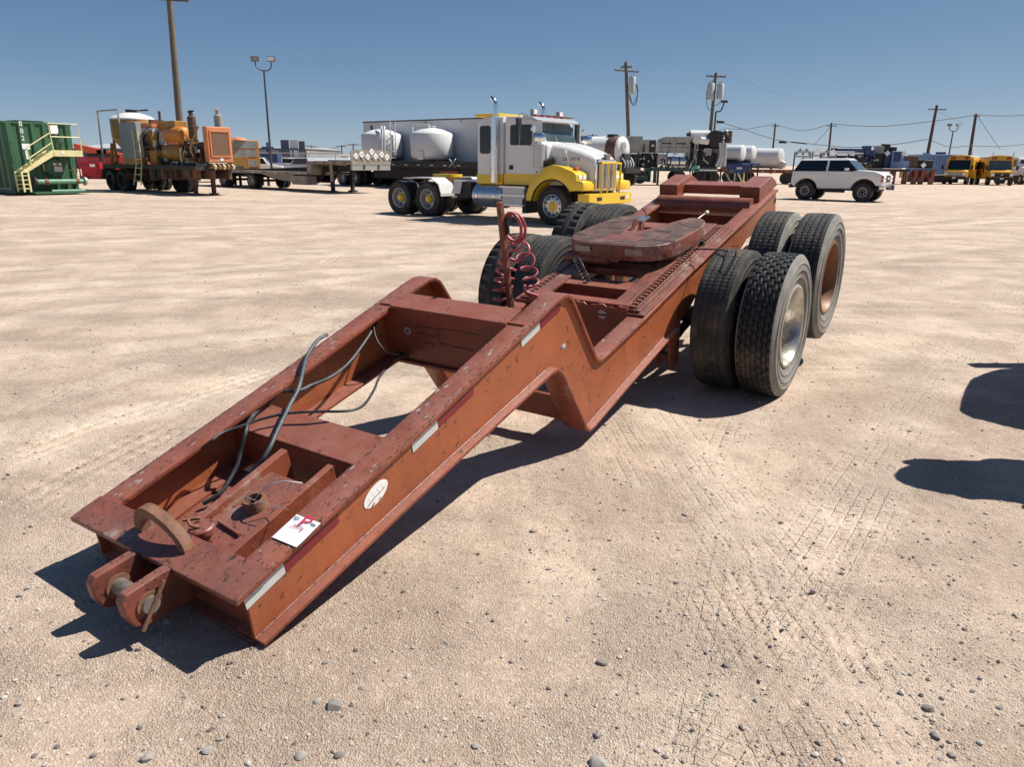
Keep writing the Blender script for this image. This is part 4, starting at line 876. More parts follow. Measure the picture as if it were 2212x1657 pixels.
part(MB().hexa([(-3.24,.20,1.88),(-.93,.20,1.91),(-.93,1.80,1.91),(-3.24,1.80,1.88),(-3.10,.34,1.985),(-1.10,.34,2.01),(-1.10,1.66,2.01),(-3.10,1.66,1.985)]), 'roof', WHITE, sv, None, .02)
part(MB().hexa([(-.48,.18,1.44),(-.42,.18,1.44),(-.42,1.82,1.44),(-.48,1.82,1.44),(-1.03,.30,1.935),(-.985,.30,1.945),(-.985,1.70,1.945),(-1.03,1.70,1.935)]), 'windscreen', GLASSW, sv)
for y, y2 in ((.085,.245),(1.88,1.72)):
    part(MB().hexa([(-.52,y,1.42),(-.42,y,1.42),(-.42,y+.04,1.42),(-.52,y+.04,1.42),(-1.06,y2,1.95),(-.97,y2,1.95),(-.97,y2+.04,1.95),(-1.06,y2+.04,1.95)]), 'windscreen_pillar', BLACK, sv)
    part(MB().hexa([(-1.90,y,1.40),(-1.80,y,1.40),(-1.80,y+.03,1.40),(-1.90,y+.03,1.40),(-1.90,y2,1.93),(-1.80,y2,1.93),(-1.80,y2+.03,1.93),(-1.90,y2+.03,1.93)]), 'door_pillar', WHITE, sv)
dr = part(MB().prism(rrect(-1.86,-.72,.66,1.385,.03), 'y', .052, .0575), 'door', WHITE, sv); part(MB().box(-1.80,-1.68,.04,.052,1.24,1.27), 'door_handle', GREYM, dr)
part(MB().box(-1.0,-.82,-.12,.06,1.43,1.55), 'wing_mirror', WHITE, sv, None, .03); part(MB().box(-1.0,-.82,1.94,2.12,1.43,1.55), 'wing_mirror', WHITE, sv, None, .03)
fr = part(MB().box(.735,.76,.62,1.38,.92,1.24), 'grille', BLACK, sv, None, .01); part(MB().box(.76,.768,.86,1.14,1.05,1.14), 'grille_badge', LAMPW, fr)
for y0, y1 in ((.10,.58),(1.42,1.90)):
    for z in (.94,1.10): part(MB().box(.735,.762,y0,y1,z,z+.12), 'headlight', LAMPW, sv, None, .01)
for z in (.94,1.10): part(MB().box(.66,.75,.052,.10,z,z+.12), 'side_marker', REDL, sv)
bm_ = part(MB().box(.62,.86,.02,1.98,.60,.76), 'bumper', CHROME, sv, None, .03); part(MB().box(.86,.90,.5,1.5,.58,.72), 'bumper_guard', BLACK, bm_); part(MB().box(.70,.93,1.55,1.72,.55,.78), 'bumper_overrider', BLACK, bm_)
part(MB().box(-3.62,-3.48,.1,1.9,.58,.70), 'rear_bumper', BLACK, sv)
SUV_T = plain_tyre('tyre', .445, .33, .215, RUBBER, 40, 22); SUV_R = rim_mesh('wheel', BLACK, r=.215, w=.13, deep=.05)
for x in (-.08,-2.78):
    for yc, out in ((.14,-1),(1.86,1)):
        wo = wheel(sv, x, yc, .445, out, SUV_R, SUV_T); part(MB().lathe([(.19,.137),(.218,.14),(.222,.125),(.19,.12)], ax='y', n=28, closed=True), 'rim_lip', LGREY, wo, 40)
        b = MB()
        for k in range(6): a = 2*pi*k/6; b.cyl((.11*math.cos(a),.10,.11*math.sin(a)),(.11*math.cos(a),.145,.11*math.sin(a)), .018, 6)
        part(b, 'wheel_bolts', CHROME, wo)
    part(MB().cyl((x,.2,.445),(x,1.8,.445), .06, 10), 'axle', DARK, sv, 40)

# ---------------------------------------------------------------- green frac tank
zT = zm(0,260,.13274)
fa = ground(zT(290,1500)); fb = ground(zT(1460,1470)); fd = (fb-fa).normalized(); frz = math.atan2(fd.y, fd.x)
tn = thing('frac_tank', 'green ribbed steel tank with pale yellow stairs and number 882', 'tank', (fa.x,fa.y,0), frz)
# local x across the front face (0..2.7), y into the picture (away), z up
part(MB().box(0,2.70,.06,11.5,.10,3.04), 'tank_body', GREENT, tn, None, .02)
rib = MB().prism([(0,0),(.27,0),(.22,-.075),(.05,-.075)], 'z', .42, 2.98).mesh('face_rib', GREENT)
for k in range(6):
    o = link('face_rib', rib, tn); o.location = (.02+.475*k, .06, 0)
srib = MB().prism([(0,0),(0,.30),(-.075,.25),(-.075,.05)], 'z', .30, 2.98).mesh('side_rib', GREENT)
for k in range(9):
    o = link('side_rib', srib, tn); o.location = (0, .10+.55*k, 0)
part(MB().box(-.03,2.73,.0,11.5,2.98,3.06), 'top_rail', GREENT, tn); part(MB().box(.7,1.8,.5,1.6,3.06,3.13), 'top_hatch', DARK, tn)
part(MB().box(-.04,2.74,-.02,11.5,.05,.22), 'skid_base', GREENT, tn)
part(MB().box(-.05,.02,.3,3.5,.24,.27), 'reflector_strip', TAPE_W, tn)
text('8\n8\n2', .30, axes((.64,-.026,2.66),(1,0,0),(0,0,1)), WHITEP, tn, 'number')
part(MB().box(1.80,2.13,-.03,-.018,2.60,2.96), 'white_placard', PAPER, tn)
part(MB().box(.55,.86,-.03,-.018,1.92,2.15), 'white_placard', PAPER, tn); part(MB().box(.64,.75,-.03,-.018,1.50,1.88), 'white_placard', PAPER, tn)
part(MB().tube(bez([(.17,-.04,2.25),(.16,-.09,2.2),(.19,-.09,1.55),(.22,-.04,1.50)],4), .012, 6), 'grab_handle', GREENT, tn)
# stair and platform stand about 0.9 m in front of the face
PY0, PY1 = -.95, -.03
pf = part(MB().box(1.36,2.60,PY0,PY1,1.84,1.88), 'platform', CREAM, tn); part(MB().box(1.36,2.60,PY0-.02,PY0+.02,1.64,1.90), 'platform_skirt', CREAM, pf); part(MB().box(1.98-.3,1.80,PY0-.03,PY0-.02,1.74,1.86), 'platform_sticker', WHITEP, pf)
for y in (PY0, PY0+.62):
    part(MB().prism([(-.05,.96),(.18,.96),(1.42,1.68),(1.36,1.90),(1.30,1.88)], 'y', y-.02, y+.02), 'stair_stringer', CREAM, tn)
    for x in (-.05,.20): part(MB().box(x,x+.06,y-.03,y+.03,.16,1.0), 'stair_leg', CREAM, tn)
for k in range(5): part(MB().box(.10+.25*k,.32+.25*k,PY0+.02,PY0+.60,1.08+.165*k,1.11+.165*k), 'stair_tread', CREAM, tn)
for k in range(4): part(MB().box(-.03,.24,PY0-.02,PY0+.62,.28+.18*k,.31+.18*k), 'lower_rung', CREAM, tn)
rail = lambda *p: part(MB().tube(list(p), .026, 6), 'hand_rail', CREAM, tn)
rail((1.39,PY0,1.9),(1.33,PY0,3.0),(2.52,PY0,3.0),(2.58,PY0,1.9)); rail((1.36,PY0,2.45),(2.55,PY0,2.45)); rail((.42,PY0,1.15),(.34,PY0,1.98),(1.34,PY0,2.60)); rail((.38,PY0,1.55),(1.37,PY0,2.20))
# manway and manifold
mw = part(MB().lathe([(.36,0),(.40,-.08),(.40,-.14),(.36,-.16),(.34,-.20),(0,-.22)], (1.68,-.02,1.14), 'y', 28), 'manway', GREENT, tn, 40)
part(MB().box(1.60,1.95,-.27,-.245,.98,1.20), 'manway_label', LGREY, mw); part(MB().box(1.58,1.73,-.275,-.25,1.24,1.36), 'manway_label', LGREY, mw); part(MB().box(1.80,1.93,-.275,-.25,1.24,1.36), 'manway_label', LGREY, mw)
part(MB().box(1.2,1.34,-.12,-.10,1.0,1.3), 'small_sign', GREYM, tn)
mf = part(MB().cyl((.55,-.75,.57),(2.62,-.75,.57), .105, 16), 'manifold_pipe', GREENP, tn, 40)
for x in (.52,2.60): part(MB().lathe([(.11,x-.03),(.19,x-.03),(.19,x+.05),(.11,x+.05)], (0,-.75,.57), 'x', 20), 'pipe_flange', DARK if x < 1 else LGREY, mf, 40)
for x in (1.0,1.42,1.85,2.2): part(MB().cyl((x,-.75,.55),(x,-.55,.22), .06, 10), 'manifold_leg', DARK, mf, 40)
for x in (.98,2.28): part(MB().lathe([(.11,x-.08),(.125,x-.06),(.125,x+.06),(.11,x+.08)], (0,-.75,.57), 'x', 16), 'rusty_coupling', RUST, mf, 40)
part(MB().cyl((1.1,-.85,.16),(2.5,-.85,.16), .07, 12), 'lower_pipe', GREENP, tn, 40); part(MB().box(.4,2.65,-.95,-.02,.06,.14), 'front_skid', GREENT, tn)
vh = part(MB().tube([(2.44+.11*math.cos(t),-.30,1.02+.13*math.sin(t)) for t in np.linspace(0, 2*pi, 17)[:-1]], .02, 6, closed=True), 'valve_wheel', RUST, tn); part(MB().cyl((2.3,-.05,1.02),(2.44,-.32,1.02), .03, 8), 'valve_stem', GREENP, vh)
part(MB().tube(bez([(2.25,-.03,2.95),(2.05,-.1,2.3),(2.08,-.08,1.9)],6), .025, 6), 'black_hose', BLACKR, tn); part(MB().tube(bez([(2.30,-.03,2.4),(2.15,-.1,2.2),(2.10,-.08,1.9)],6), .025, 6), 'black_hose', BLACKR, tn)
# ---------------------------------------------------------------- orange pumping trailer
op = place('pump_trailer', 'rusty orange pumping trailer with hopper tank, grey cabinet and radiator', 'trailer', ground((264.2,412.3)))
part(MB().box(-1.75,7.3,.0,2.4,1.12,1.30), 'trailer_deck', DARK, op)
part(MB().box(6.8,7.62,.75,1.75,1.26,1.42), 'front_deck', BROWNCH, op); part(MB().box(2.4,7.5,.62,.72,1.28,1.43), 'deck_edge', DARK, op)
for x in range(5): part(MB().box(3.0+.5*x,3.12+.5*x,.612,.62,1.32,1.39), 'reflector_strip', TAPE_W, op)
part(MB().box(6.3,7.2,.610,.62,1.31,1.41), 'data_plate', LGREY, op)
text('SIBON', .22, axes((5.1,.60,1.16),(1,0,0),(0,0,1)), CREAM, op)
for y in (.75,1.55): part(MB().box(-1.6,7.4,y,y+.14,.72,1.12), 'frame_rail', BROWNCH, op)
for x in (0,-1.25): dual(op, x, 0, 2.44, .51, RIM_DK, TRUCK_TD); part(MB().cyl((x,.3,.5),(x,2.1,.5),.07,8), 'axle', DARK, op)
part(MB().flange([(-2.0,.55),(-1.95,.95),(-1.75,1.13),(.45,1.13),(.72,.92),(.82,.60)], .03, 0, .62), 'mudguard', BROWNCH, op)
for y in (.72,1.62):
    lg = part(MB().prism([(y-.22,1.26),(y+.22,1.26),(y+.08,.75),(y+.07,.06),(y-.07,.06),(y-.08,.75)], 'x', 5.75, 5.92), 'landing_leg', BROWNCH, op); part(MB().box(5.65,6.02,y-.15,y+.15,.0,.06), 'foot', RUST, lg)
part(MB().box(5.8,5.86,.72,1.62,.55,.60), 'leg_brace', BROWNCH, op)
# hopper tank
hp_ = part(MB().lathe([(.30,1.55),(.42,1.70),(1.0,2.50),(1.04,2.58),(1.04,3.42),(1.0,3.5)], (-.26,1.1,0), 'z', 32), 'hopper_tank', YELLOWD, op, 50)
part(MB().lathe([(1.05,3.42),(1.05,3.48),(.9,3.60),(.5,3.74),(.3,3.78),(0,3.79)], (-.26,1.1,0), 'z', 32), 'tank_dome', WHITET, hp_, 50)
part(MB().lathe([(.26,3.76),(.26,3.87),(.30,3.88),(.30,3.92),(0,3.93)], (-.26,1.1,0), 'z', 16), 'top_hatch', DARK, hp_, 40)
sq = part(MB().box(1.1,2.75,.55,2.0,1.62,3.02), 'mixing_tank', WHITET, op, None, .05)
part(MB().box(2.25,2.7,.538,.548,1.7,2.9), 'rust_panel', YELLOWD, sq); part(MB().box(1.1,2.77,.53,2.02,3.02,3.2), 'orange_rim', ORANGE, sq)
part(MB().tube([(-2.05,.15,1.2),(-1.95,.15,2.3),(-1.85,.15,3.85),(.35,.15,3.85),(.35,.15,3.2)], .05, 6), 'pipe_frame', GALV, op); part(MB().tube([(-1.9,1.9,1.2),(-1.75,1.9,3.95),(-.2,1.9,3.95)], .05, 6), 'pipe_frame', DARK, op)
part(MB().tube([(-1.85,.5,1.3),(-1.55,.5,2.3)], .09, 6), 'support_leg', YELLOWD, op); part(MB().tube([(-.9,.35,1.3),(-.95,.35,2.5)], .07, 6), 'support_leg', YELLOWD, op); part(MB().tube([(-1.3,.4,1.3),(-1.0,.5,1.7)], .05, 6), 'support_leg', DARK, op)
cab_ = part(MB().box(.52,2.2,.02,.30,1.58,3.24), 'cabinet', GREYC, op, None, .015); part(MB().box(2.202,2.22,.04,.28,1.6,3.2), 'cabinet_side', LGREY, cab_); part(MB().box(.55,2.2,.02,.4,1.30,1.58), 'cabinet_base', YELLOWD, cab_)
ld = part(MB().tube([(1.95,-.02,2.9),(2.0,-.05,1.35),(1.72,-.18,.35)], .028, 6), 'ladder_rail', CREAM, op); part(MB().tube([(2.48,-.02,2.9),(2.53,-.05,1.35),(2.45,-.18,.35)], .028, 6), 'ladder_rail', CREAM, op)
for z, y, a, c in ((.55,-.16,1.78,2.47),(.85,-.12,1.86,2.49),(1.15,-.08,1.94,2.51),(1.55,-.05,2.0,2.52),(1.95,-.04,1.99,2.51),(2.35,-.03,1.97,2.5)): part(MB().cyl((a,y,z),(c,y,z), .022, 6), 'ladder_rung', CREAM, op)
yb = part(MB().box(2.1,4.25,.9,1.5,2.86,3.30), 'yellow_beam', YELLOWD, op, None, .02); part(MB().box(1.9,2.1,.85,1.5,2.7,3.4), 'beam_bracket', BROWNCH, yb)
for x in (2.15,3.1,4.0): part(MB().box(x,x+.09,1.0,1.12,1.3,2.86), 'beam_post', BROWNCH, yb)
for (xa, za), (xb, zb) in (((2.0,2.9),(2.9,1.5)),((2.5,2.8),(3.2,1.8)),((2.9,2.85),(2.6,1.5))): part(MB().cyl((xa,.75,za),(xb,.7,zb), .045, 6), 'brace_pipe', DARK, op)
t1 = part(MB().lathe([(0,3.35),(.25,3.37),(.345,3.45),(.37,3.55),(.37,4.75),(.345,4.87),(.25,4.95),(0,4.98)], (0,1.0,2.66), 'x', 26), 'air_tank', ORANGEB, op, 50)
t2 = part(MB().lathe([(0,3.2),(.28,3.22),(.38,3.32),(.40,3.4),(.40,4.5),(.38,4.62),(.28,4.7),(0,4.73)], (0,.95,1.86), 'x', 26), 'air_tank', YELLOWD, op, 50)
part(MB().box(3.7,4.0,.53,.548,1.78,1.98), 'tank_plate', GREYM, t2)
part(MB().box(3.6,4.6,.8,1.2,2.2,2.4), 'tank_saddle', ORANGE, op)
wt = part(MB().lathe([(.27,1.45),(.27,2.02),(.22,2.08),(.09,2.11),(.09,2.17),(0,2.18)], (5.05,.85,0), 'z', 20), 'cream_cylinder', CREAM, op, 40)
en = part(MB().box(4.3,6.9,1.05,1.75,1.45,2.35), 'engine', BROWNCH, op, None, .06)
for k in range(9): part(MB().box(4.4+.27*k,4.55+.27*k,.98,1.06,1.5+.07*(k%3),2.2-.08*(k%4)), 'engine_part', DARK if k%2 else RUST, en)
for x, yy, h in ((5.35,1.15,3.55),(6.6,1.75,3.6)):
    e_ = part(MB().lathe([(.10,2.2),(.10,2.45),(.19,2.55),(.19,2.98),(.205,2.99),(.205,3.02),(.19,3.03),(.19,h-.1),(.10,h-.05),(.10,h+.08)], (x,yy,0), 'z', 20), 'exhaust_silencer', GREYM if x > 6 else BROWNCH, op, 40)
    part(MB().prism([(-.14,0),(.10,.05),(.12,.10),(-.10,.07)], 'y', -.1, .1, Matrix.Translation((x,yy,h+.08))), 'rain_cap', LAMPW if x > 6 else DARK, e_)
# radiator at the nose: core faces forward
rd = part(MB().prism([(.62,1.45),(1.80,1.45),(1.80,2.98),(.62,2.98)], 'x', 7.1, 7.45), 'radiator_housing', ORANGE, op, None, .03)
part(MB().prism([(.84,1.78),(1.62,1.78),(1.62,2.76),(.84,2.76)], 'x', 7.452, 7.47), 'radiator_core', BROWNGR, rd)
for a in ((.74,.80),(1.64,1.70)): part(MB().box(7.45,7.49,a[0],a[1],1.70,2.82), 'core_frame', ORANGE, rd)
for a in ((1.70,1.76),(2.76,2.82)): part(MB().box(7.45,7.492,.74,1.70,a[0],a[1]), 'core_frame', ORANGE, rd)
part(MB().box(7.452,7.466,1.16,1.30,1.52,1.65), 'white_sticker', PAPER, rd); part(MB().box(7.2,7.62,.66,1.78,1.20,1.42), 'front_hoses', YELLOWD, rd)
for k in range(5): part(MB().tube([(7.62,.72+.22*k,1.38),(7.72,.76+.22*k,1.28),(7.6,.80+.22*k,1.18)], .04, 6), 'front_hose', YELLOWD if k%2 else WHITE, rd)
part(MB().cyl((3.0,.85,3.3),(3.05,.85,3.75), .06, 8), 'vent_pipe', BROWNCH, op)
part(MB().box(2.6,3.25,.35,1.0,1.30,1.95), 'control_box', YELLOWD, op); part(MB().lathe([(0,0),(.17,.01),(.2,.05),(.2,.12)], (3.4,.6,1.55), 'y', 14), 'round_gauge', LGREY, op)
for k in range(7): part(MB().tube(bez([(2.2+.2*k,.5,1.4),(2.3+.2*k,.4,1.6+.05*(k%3)),(2.4+.2*k,.6,1.35)],5), .03, 6), 'machine_hose', DARK, op)
part(MB().box(2.6,5.2,.4,2.0,.75,1.15), 'under_tank', BROWNCH, op)
rq = random.Random(5)
for k in range(46):
    x = rq.uniform(1.7,6.9); z = rq.uniform(1.3,2.5 if x < 4.8 else 2.2); yq = rq.uniform(.35,.95) if not 2.9 < x < 5.4 else 1.4; part(MB().box(x,x+rq.uniform(.06,.3),yq,yq+.2,z,z+rq.uniform(.06,.3)), 'machine_part', rq.choice((DARK,BROWNCH,RUST,YELLOWD,ORANGE,GREYM,BLACK)), op)
for k in range(24):
    x = rq.uniform(1.7,2.6) if k%2 else rq.uniform(5.5,6.7); z = rq.uniform(1.3,2.2); part(MB().tube(bez([(x,.5,z),(x+rq.uniform(-.3,.3),.35,z+rq.uniform(.2,.6)),(x+rq.uniform(-.5,.7),.6,z+rq.uniform(.3,1.0))],5), rq.uniform(.02,.05), 6), 'machine_pipe', rq.choice((DARK,BROWNCH,RUST,YELLOWD,BLACK)), op, 60)
for k in range(14):
    x = rq.uniform(.3,6.8); part(MB().box(x,x+rq.uniform(.2,.7),.25,.6,rq.uniform(.55,.8),1.12), 'under_part', rq.choice((DARK,BROWNCH,RUST)), op)
for x in (1.5,2.2): 
    for yc in (2.2,1.9): wheel(op, x+.6, yc, .5, 1, RIM_DK, TRUCK_TD)

# ---------------------------------------------------------------- flatbed trailer with placarded headboard
zF = zm(500,200,.22604)
fl = place('flatbed_trailer', 'grey step deck flatbed trailer with diamond placards on its headboard', 'trailer', ground(zF(400,1078)))
dk = part(MB().box(-6.6,5.6,.02,2.58,.86,1.0), 'lower_deck', ALUF, fl); part(MB().box(5.45,9.0,.02,2.58,1.42,1.56), 'upper_deck', ALUF, fl)
part(MB().prism([(5.35,.86),(5.62,.86),(5.72,1.2),(5.72,1.42),(5.45,1.56),(5.35,1.56)], 'y', .02, 2.58), 'step_bulkhead', ALUF, fl)
for k in range(11): part(MB().box(-6.3+1.08*k,-6.05+1.08*k,.008,.02,.90,.96), 'reflective_tape', TAPE_R if k%2 else TAPE_W, dk)
for k in range(4): part(MB().box(5.9+.8*k,6.1+.8*k,.008,.02,1.46,1.53), 'reflective_tape', TAPE_R, fl)
for x in (0,-2.95): dual(fl, x, .02, 2.5, .44, RIM_OLD, TRUCK_TD, .86); part(MB().cyl((x,.3,.44),(x,2.2,.44),.07,8), 'axle', DARK, fl)
for y in (.75,1.7): part(MB().prism([(-6.4,.86),(9,1.42),(9,1.2),(5.9,1.0),(5.2,.42),(2.4,.42),(.8,.62),(-6.4,.62)], 'y', y, y+.1), 'frame_rail', DARK, fl)
part(MB().prism([(.6,.86),(3.8,.86),(3.8,.45),(2.4,.55)], 'y', .25, .28), 'side_panel', ALUF, fl); part(MB().box(3.9,5.25,.05,.7,.34,.80), 'tool_box', ALUF, fl, None, .01)
for y in (.55,1.85):
    lg = part(MB().box(6.55,6.72,y,y+.16,.08,1.40), 'landing_leg', DARK, fl); part(MB().box(6.45,6.85,y-.08,y+.24,.0,.08), 'foot', DARK, lg)
part(MB().box(6.6,6.68,.6,1.9,.9,1.0), 'leg_brace', DARK, fl); part(MB().prism([(6.85,1.42),(7.05,1.42),(7.05,.6),(6.9,.5)], 'y', .3, .36), 'gooseneck_plate', ALUF, fl)
part(MB().box(8.85,8.98,.05,2.55,1.15,1.42), 'front_bolster', GALV, fl); part(MB().box(7.6,8.9,.8,1.8,1.24,1.40), 'king_pin_plate', DARK, fl)
hb = part(MB().prism([(.0,1.56),(2.6,1.56),(2.6,2.0),(2.48,2.13),(.16,2.13),(.0,2.0)], 'x', 8.93, 8.98), 'headboard', ALUF, fl)
for k, (y, z) in enumerate(((.30,1.83),(.66,1.92),(1.05,1.80),(1.32,2.05),(1.58,1.83),(1.98,1.93),(2.34,1.80))):
    p = part(MB().prism([(y-.17,z),(y,z-.17),(y+.17,z),(y,z+.17)], 'x', 8.99, 9.0), 'diamond_placard', PAPER, hb); part(MB().box(9.001,9.004,y-.09,y+.09,z-.02,z+.02), 'placard_word', GREYM, p)
for k in range(7): part(MB().cyl((8.985,.2+.36*k,1.78),(8.985,.38+.36*k,1.60), .018, 5), 'placard_hinge', DARK, hb)

# ---------------------------------------------------------------- white twin tank trailer and box trailer behind it
wt_ = place('tank_trailer', 'dark trailer carrying two upright white domed tanks behind the flatbed', 'trailer', ground(zF(1480,1050)))
part(MB().box(-2.6,12.0,.0,2.44,1.22,1.62), 'trailer_deck', DARK, wt_)
for k in range(16): part(MB().box(1.5+.55*k,1.78+.55*k,-.012,-.001,1.36,1.42), 'reflective_tape', TAPE_R if k%2 else TAPE_W, wt_)
for x in (0,-1.3): dual(wt_, x, 0, 2.44, .51, RIM_OLD, TRUCK_TD)
for x, lad in ((1.45,True),(6.0,False)):
    t = part(MB().lathe([(0,1.62),(.9,1.66),(1.2,1.8),(1.30,2.0),(1.30,3.18),(1.22,3.27),(.7,3.47),(.25,3.56),(0,3.57)], (x,1.22,0), 'z', 36), 'upright_tank', WHITET, wt_, 50)
    part(MB().lathe([(.22,3.5),(.22,3.64),(.26,3.65),(.26,3.69),(0,3.70)], (x,1.22,0), 'z', 16), 'tank_hatch', WHITET, t, 40)
    part(MB().lathe([(0,.75),(.25,.78),(.75,1.22)], (x+.2,1.22,0), 'z', 24), 'outlet_cone', WHITEU, t, 50)
    if lad:
        for y in (.75,1.15):
            part(MB().tube([(x+1.38,y,1.7),(x+1.38,y,4.0)], .03, 6), 'ladder_rail', WHITET, t)
        for k in range(5): part(MB().cyl((x+1.38,.75,1.8+.38*k),(x+1.38,1.15,1.8+.38*k), .022, 6), 'ladder_rung', GREYM, t)
        for k in range(2): part(MB().tube(bez([(x+.35+.25*k,.6,3.6),(x+.85+.25*k,.5,3.66),(x+1.05+.25*k,.3,3.3),(x+1.08+.25*k,.25,1.8)],6), .06, 8), 'fill_pipe', WHITET, t, 50)
    else:
        part(MB().tube([(x-1.3,.9,3.0),(x-1.3,.9,3.72),(x+.1,.9,3.72),(x+.1,.9,3.5)], .05, 8), 'vent_pipe', WHITET, t); part(MB().box(x+.1,x+.5,-.1,-.02,1.7,2.2), 'white_post', WHITET, t)
part(MB().cyl((8.6,.0,1.75),(9.1,.0,1.3), .03, 6), 'brace', GALV, wt_); part(MB().cyl((9.1,.0,1.75),(8.6,.0,1.3), .03, 6), 'brace', GALV, wt_)
part(MB().box(1.5,11.5,.4,2.0,.55,1.2), 'under_frame', DARK, wt_); part(MB().box(7.5,9.0,.3,.5,.6,1.1), 'red_box', REDD, wt_)
z3 = zm(840,220,.29837)
bo = at(z3(50,235), 53)
bx = thing('box_trailer', 'long grey white enclosed box trailer behind the upright white tanks', 'trailer', (bo.x,bo.y,0), YAW)
part(MB().box(0,15.5,0,2.55,1.15,4.08), 'trailer_body', WHITET, bx); part(MB().box(-.02,15.52,-.02,2.57,4.08,4.16), 'roof_rail', BROWNCH, bx); part(MB().box(-.02,15.52,-.02,2.57,1.02,1.15), 'floor_rail', LGREY, bx)
part(MB().box(.75,.95,-.02,-.002,3.62,3.90), 'side_lamp', DARK, bx)
for k in range(5): part(MB().box(3+3*k,3.1+3*k,-.015,-.002,3.95,4.02), 'clearance_lamp', DARK, bx)
for x in (2.0,3.3): dual(bx, x, .05, 2.5, .51, RIM_OLD, TRUCK_TD)
part(MB().box(10.5,10.65,.4,.55,0,1.05), 'landing_leg', DARK, bx); part(MB().box(10.5,10.65,2.0,2.15,0,1.05), 'landing_leg', DARK, bx)

# ---------------------------------------------------------------- second orange radiator unit
ro = at(zm(400,230,.14482)(1000,680), 47)
ru = thing('radiator_unit', 'orange framed radiator unit with ochre box standing behind the flatbed', 'machine', (ro.x,ro.y,0), YAW-R(20))
part(MB().box(-1.6,.35,.0,2.2,.70,1.0), 'skid_frame', DARK, ru)
for x in (-1.4,.1):
    for y in (.2,1.9): part(MB().box(x,x+.14,y,y+.14,0,.70), 'skid_leg', DARK, ru)
h_ = part(MB().box(-.2,.0,-.35,1.6,1.0,2.72), 'radiator_housing', ORANGEB, ru, None, .03); part(MB().lathe([(.5,2.72),(.4,2.84),(.1,2.9),(0,2.9)], (-.3,.5,0), 'z', 16), 'dome_cap', ORANGE, ru, 40)
for z in (1.15,1.75,2.25): part(MB().box(.002,.02,.0,1.45,z,z+.42), 'radiator_core', GREYM, h_)
part(MB().box(.05,.9,-.2,.7,1.05,1.75), 'ochre_box', YELLOWD, ru, None, .02)

# ---------------------------------------------------------------- grey twin pump trailer
pY = 60; gz = zm(1380,100,.23508)
def gp(x, y, Y=pY): return at(gz(x,y), Y)
po = gp(420,1240); pk = thing('grey_pump_trailer', 'grey and white pumping equipment on a dark green trailer right of the truck', 'trailer', (po.x,po.y,0), 0.)
W_ = 22.12  # the unit is seen square on
def lx(x): return gp(x,1000).x-po.x
def lz(y): return gp(1000,y).z
def pb(n, x0, x1, y0, y1, d0, d1, m, bev=.0, par=None): return part(MB().box(lx(x0),lx(x1),d0,d1,lz(y1),lz(y0)), n, m, par or pk, None, bev)
pb('trailer_deck', 655, 1330, 1245, 1290, -.2, 2.2, GREENC); pb('lower_deck', 350, 655, 1335, 1380, -.2, 2.2, GREENC); pb('deck_riser', 640, 665, 1245, 1400, -.2, 2.2, GREENC); pb('front_riser', 700, 725, 1290, 1410, -.1, .3, GREENC)
for k in range(12): pb('reflective_tape', 665+30*k, 680+30*k, 1248, 1256, -.215, -.202, TAPE_R if k%2 else TAPE_W)
for k in range(9): pb('reflective_tape', 360+27*k, 374+27*k, 1337, 1345, -.215, -.202, TAPE_R if k%2 else TAPE_W)
pb('grey_hood_box', 415, 567, 940, 1110, 0, 1.6, GREYM, .04); g2 = pb('radiator_box', 590, 700, 975, 1105, -.1, 1.4, GREYM, .03); pb('dark_louvre', 632, 698, 985, 1100, -.12, -.102, DARK, par=g2)
pb('white_mark', 655, 680, 1025, 1045, -.14, -.122, CREAM, par=g2); pb('grey_block', 700, 745, 1000, 1105, .1, 1.3, LGREY)
hd = part(MB().prism([(lx(745),lz(1105)),(lx(1040),lz(1105)),(lx(1040),lz(940)),(lx(790),lz(945)),(lx(755),lz(965)),(lx(745),lz(990))], 'y', -.1, 1.5), 'engine_hood', GREYM, pk, None, .03)
pb('hood_slot', 760, 850, 1005, 1018, -.112, -.101, DARK, par=hd); pb('hood_slot', 905, 1000, 1005, 1018, -.112, -.101, DARK, par=hd)
for k in range(4): pb('hood_seam', 760+70*k, 763+70*k, 950, 1100, -.106, -.1005, DARK, par=hd)
pb('hood_band', 750, 1038, 1050, 1054, -.106, -.1005, DARK, par=hd)
part(MB().cyl((lx(1045),.4,lz(930)),(lx(1240),.4,lz(930)), .42, 18), 'white_duct', WHITET, pk, 40); part(MB().cyl((lx(1100),-.35,lz(970)),(lx(1100),.4,lz(965)), .34, 20), 'round_filter', LGREY, pk, 40); part(MB().cyl((lx(1110),-.1,lz(975)),(lx(1220),-.1,lz(985)), .27, 16), 'white_duct', WHITET, pk, 40)
pb('white_box', 1190, 1270, 905, 945, .2, 1.2, WHITET, .03); pb('red_lamp', 1015, 1040, 900, 935, .2, .6, BROWNCH)
part(MB().cyl((lx(1280),-.3,lz(960)),(lx(1280),.5,lz(960)), .62, 22), 'fan_shroud', BLACK, pk, 40); pb('fan_frame', 1190, 1330, 990, 1010, .0, .5, GREYM)
part(MB().tube([(lx(1320),.2,lz(960)),(lx(1400),.1,lz(890)),(lx(1435),.2,lz(905)),(lx(1430),.2,lz(980))], .22, 10), 'exhaust_elbow', LGREY, pk, 40); part(MB().cyl((lx(1425),.1,lz(1000)),(lx(1425),.1,lz(880)), .28, 12), 'exhaust_drum', BROWNCH, pk, 40)
for k in range(5): part(MB().tube(bez([(lx(1330+14*k),-.3,lz(1000)),(lx(1345+12*k),-.35,lz(1120)),(lx(1310+22*k),-.3,lz(1235))],5), .11, 8), 'flexible_duct', LGREY if k%2 == 0 else GREYM, pk, 60)
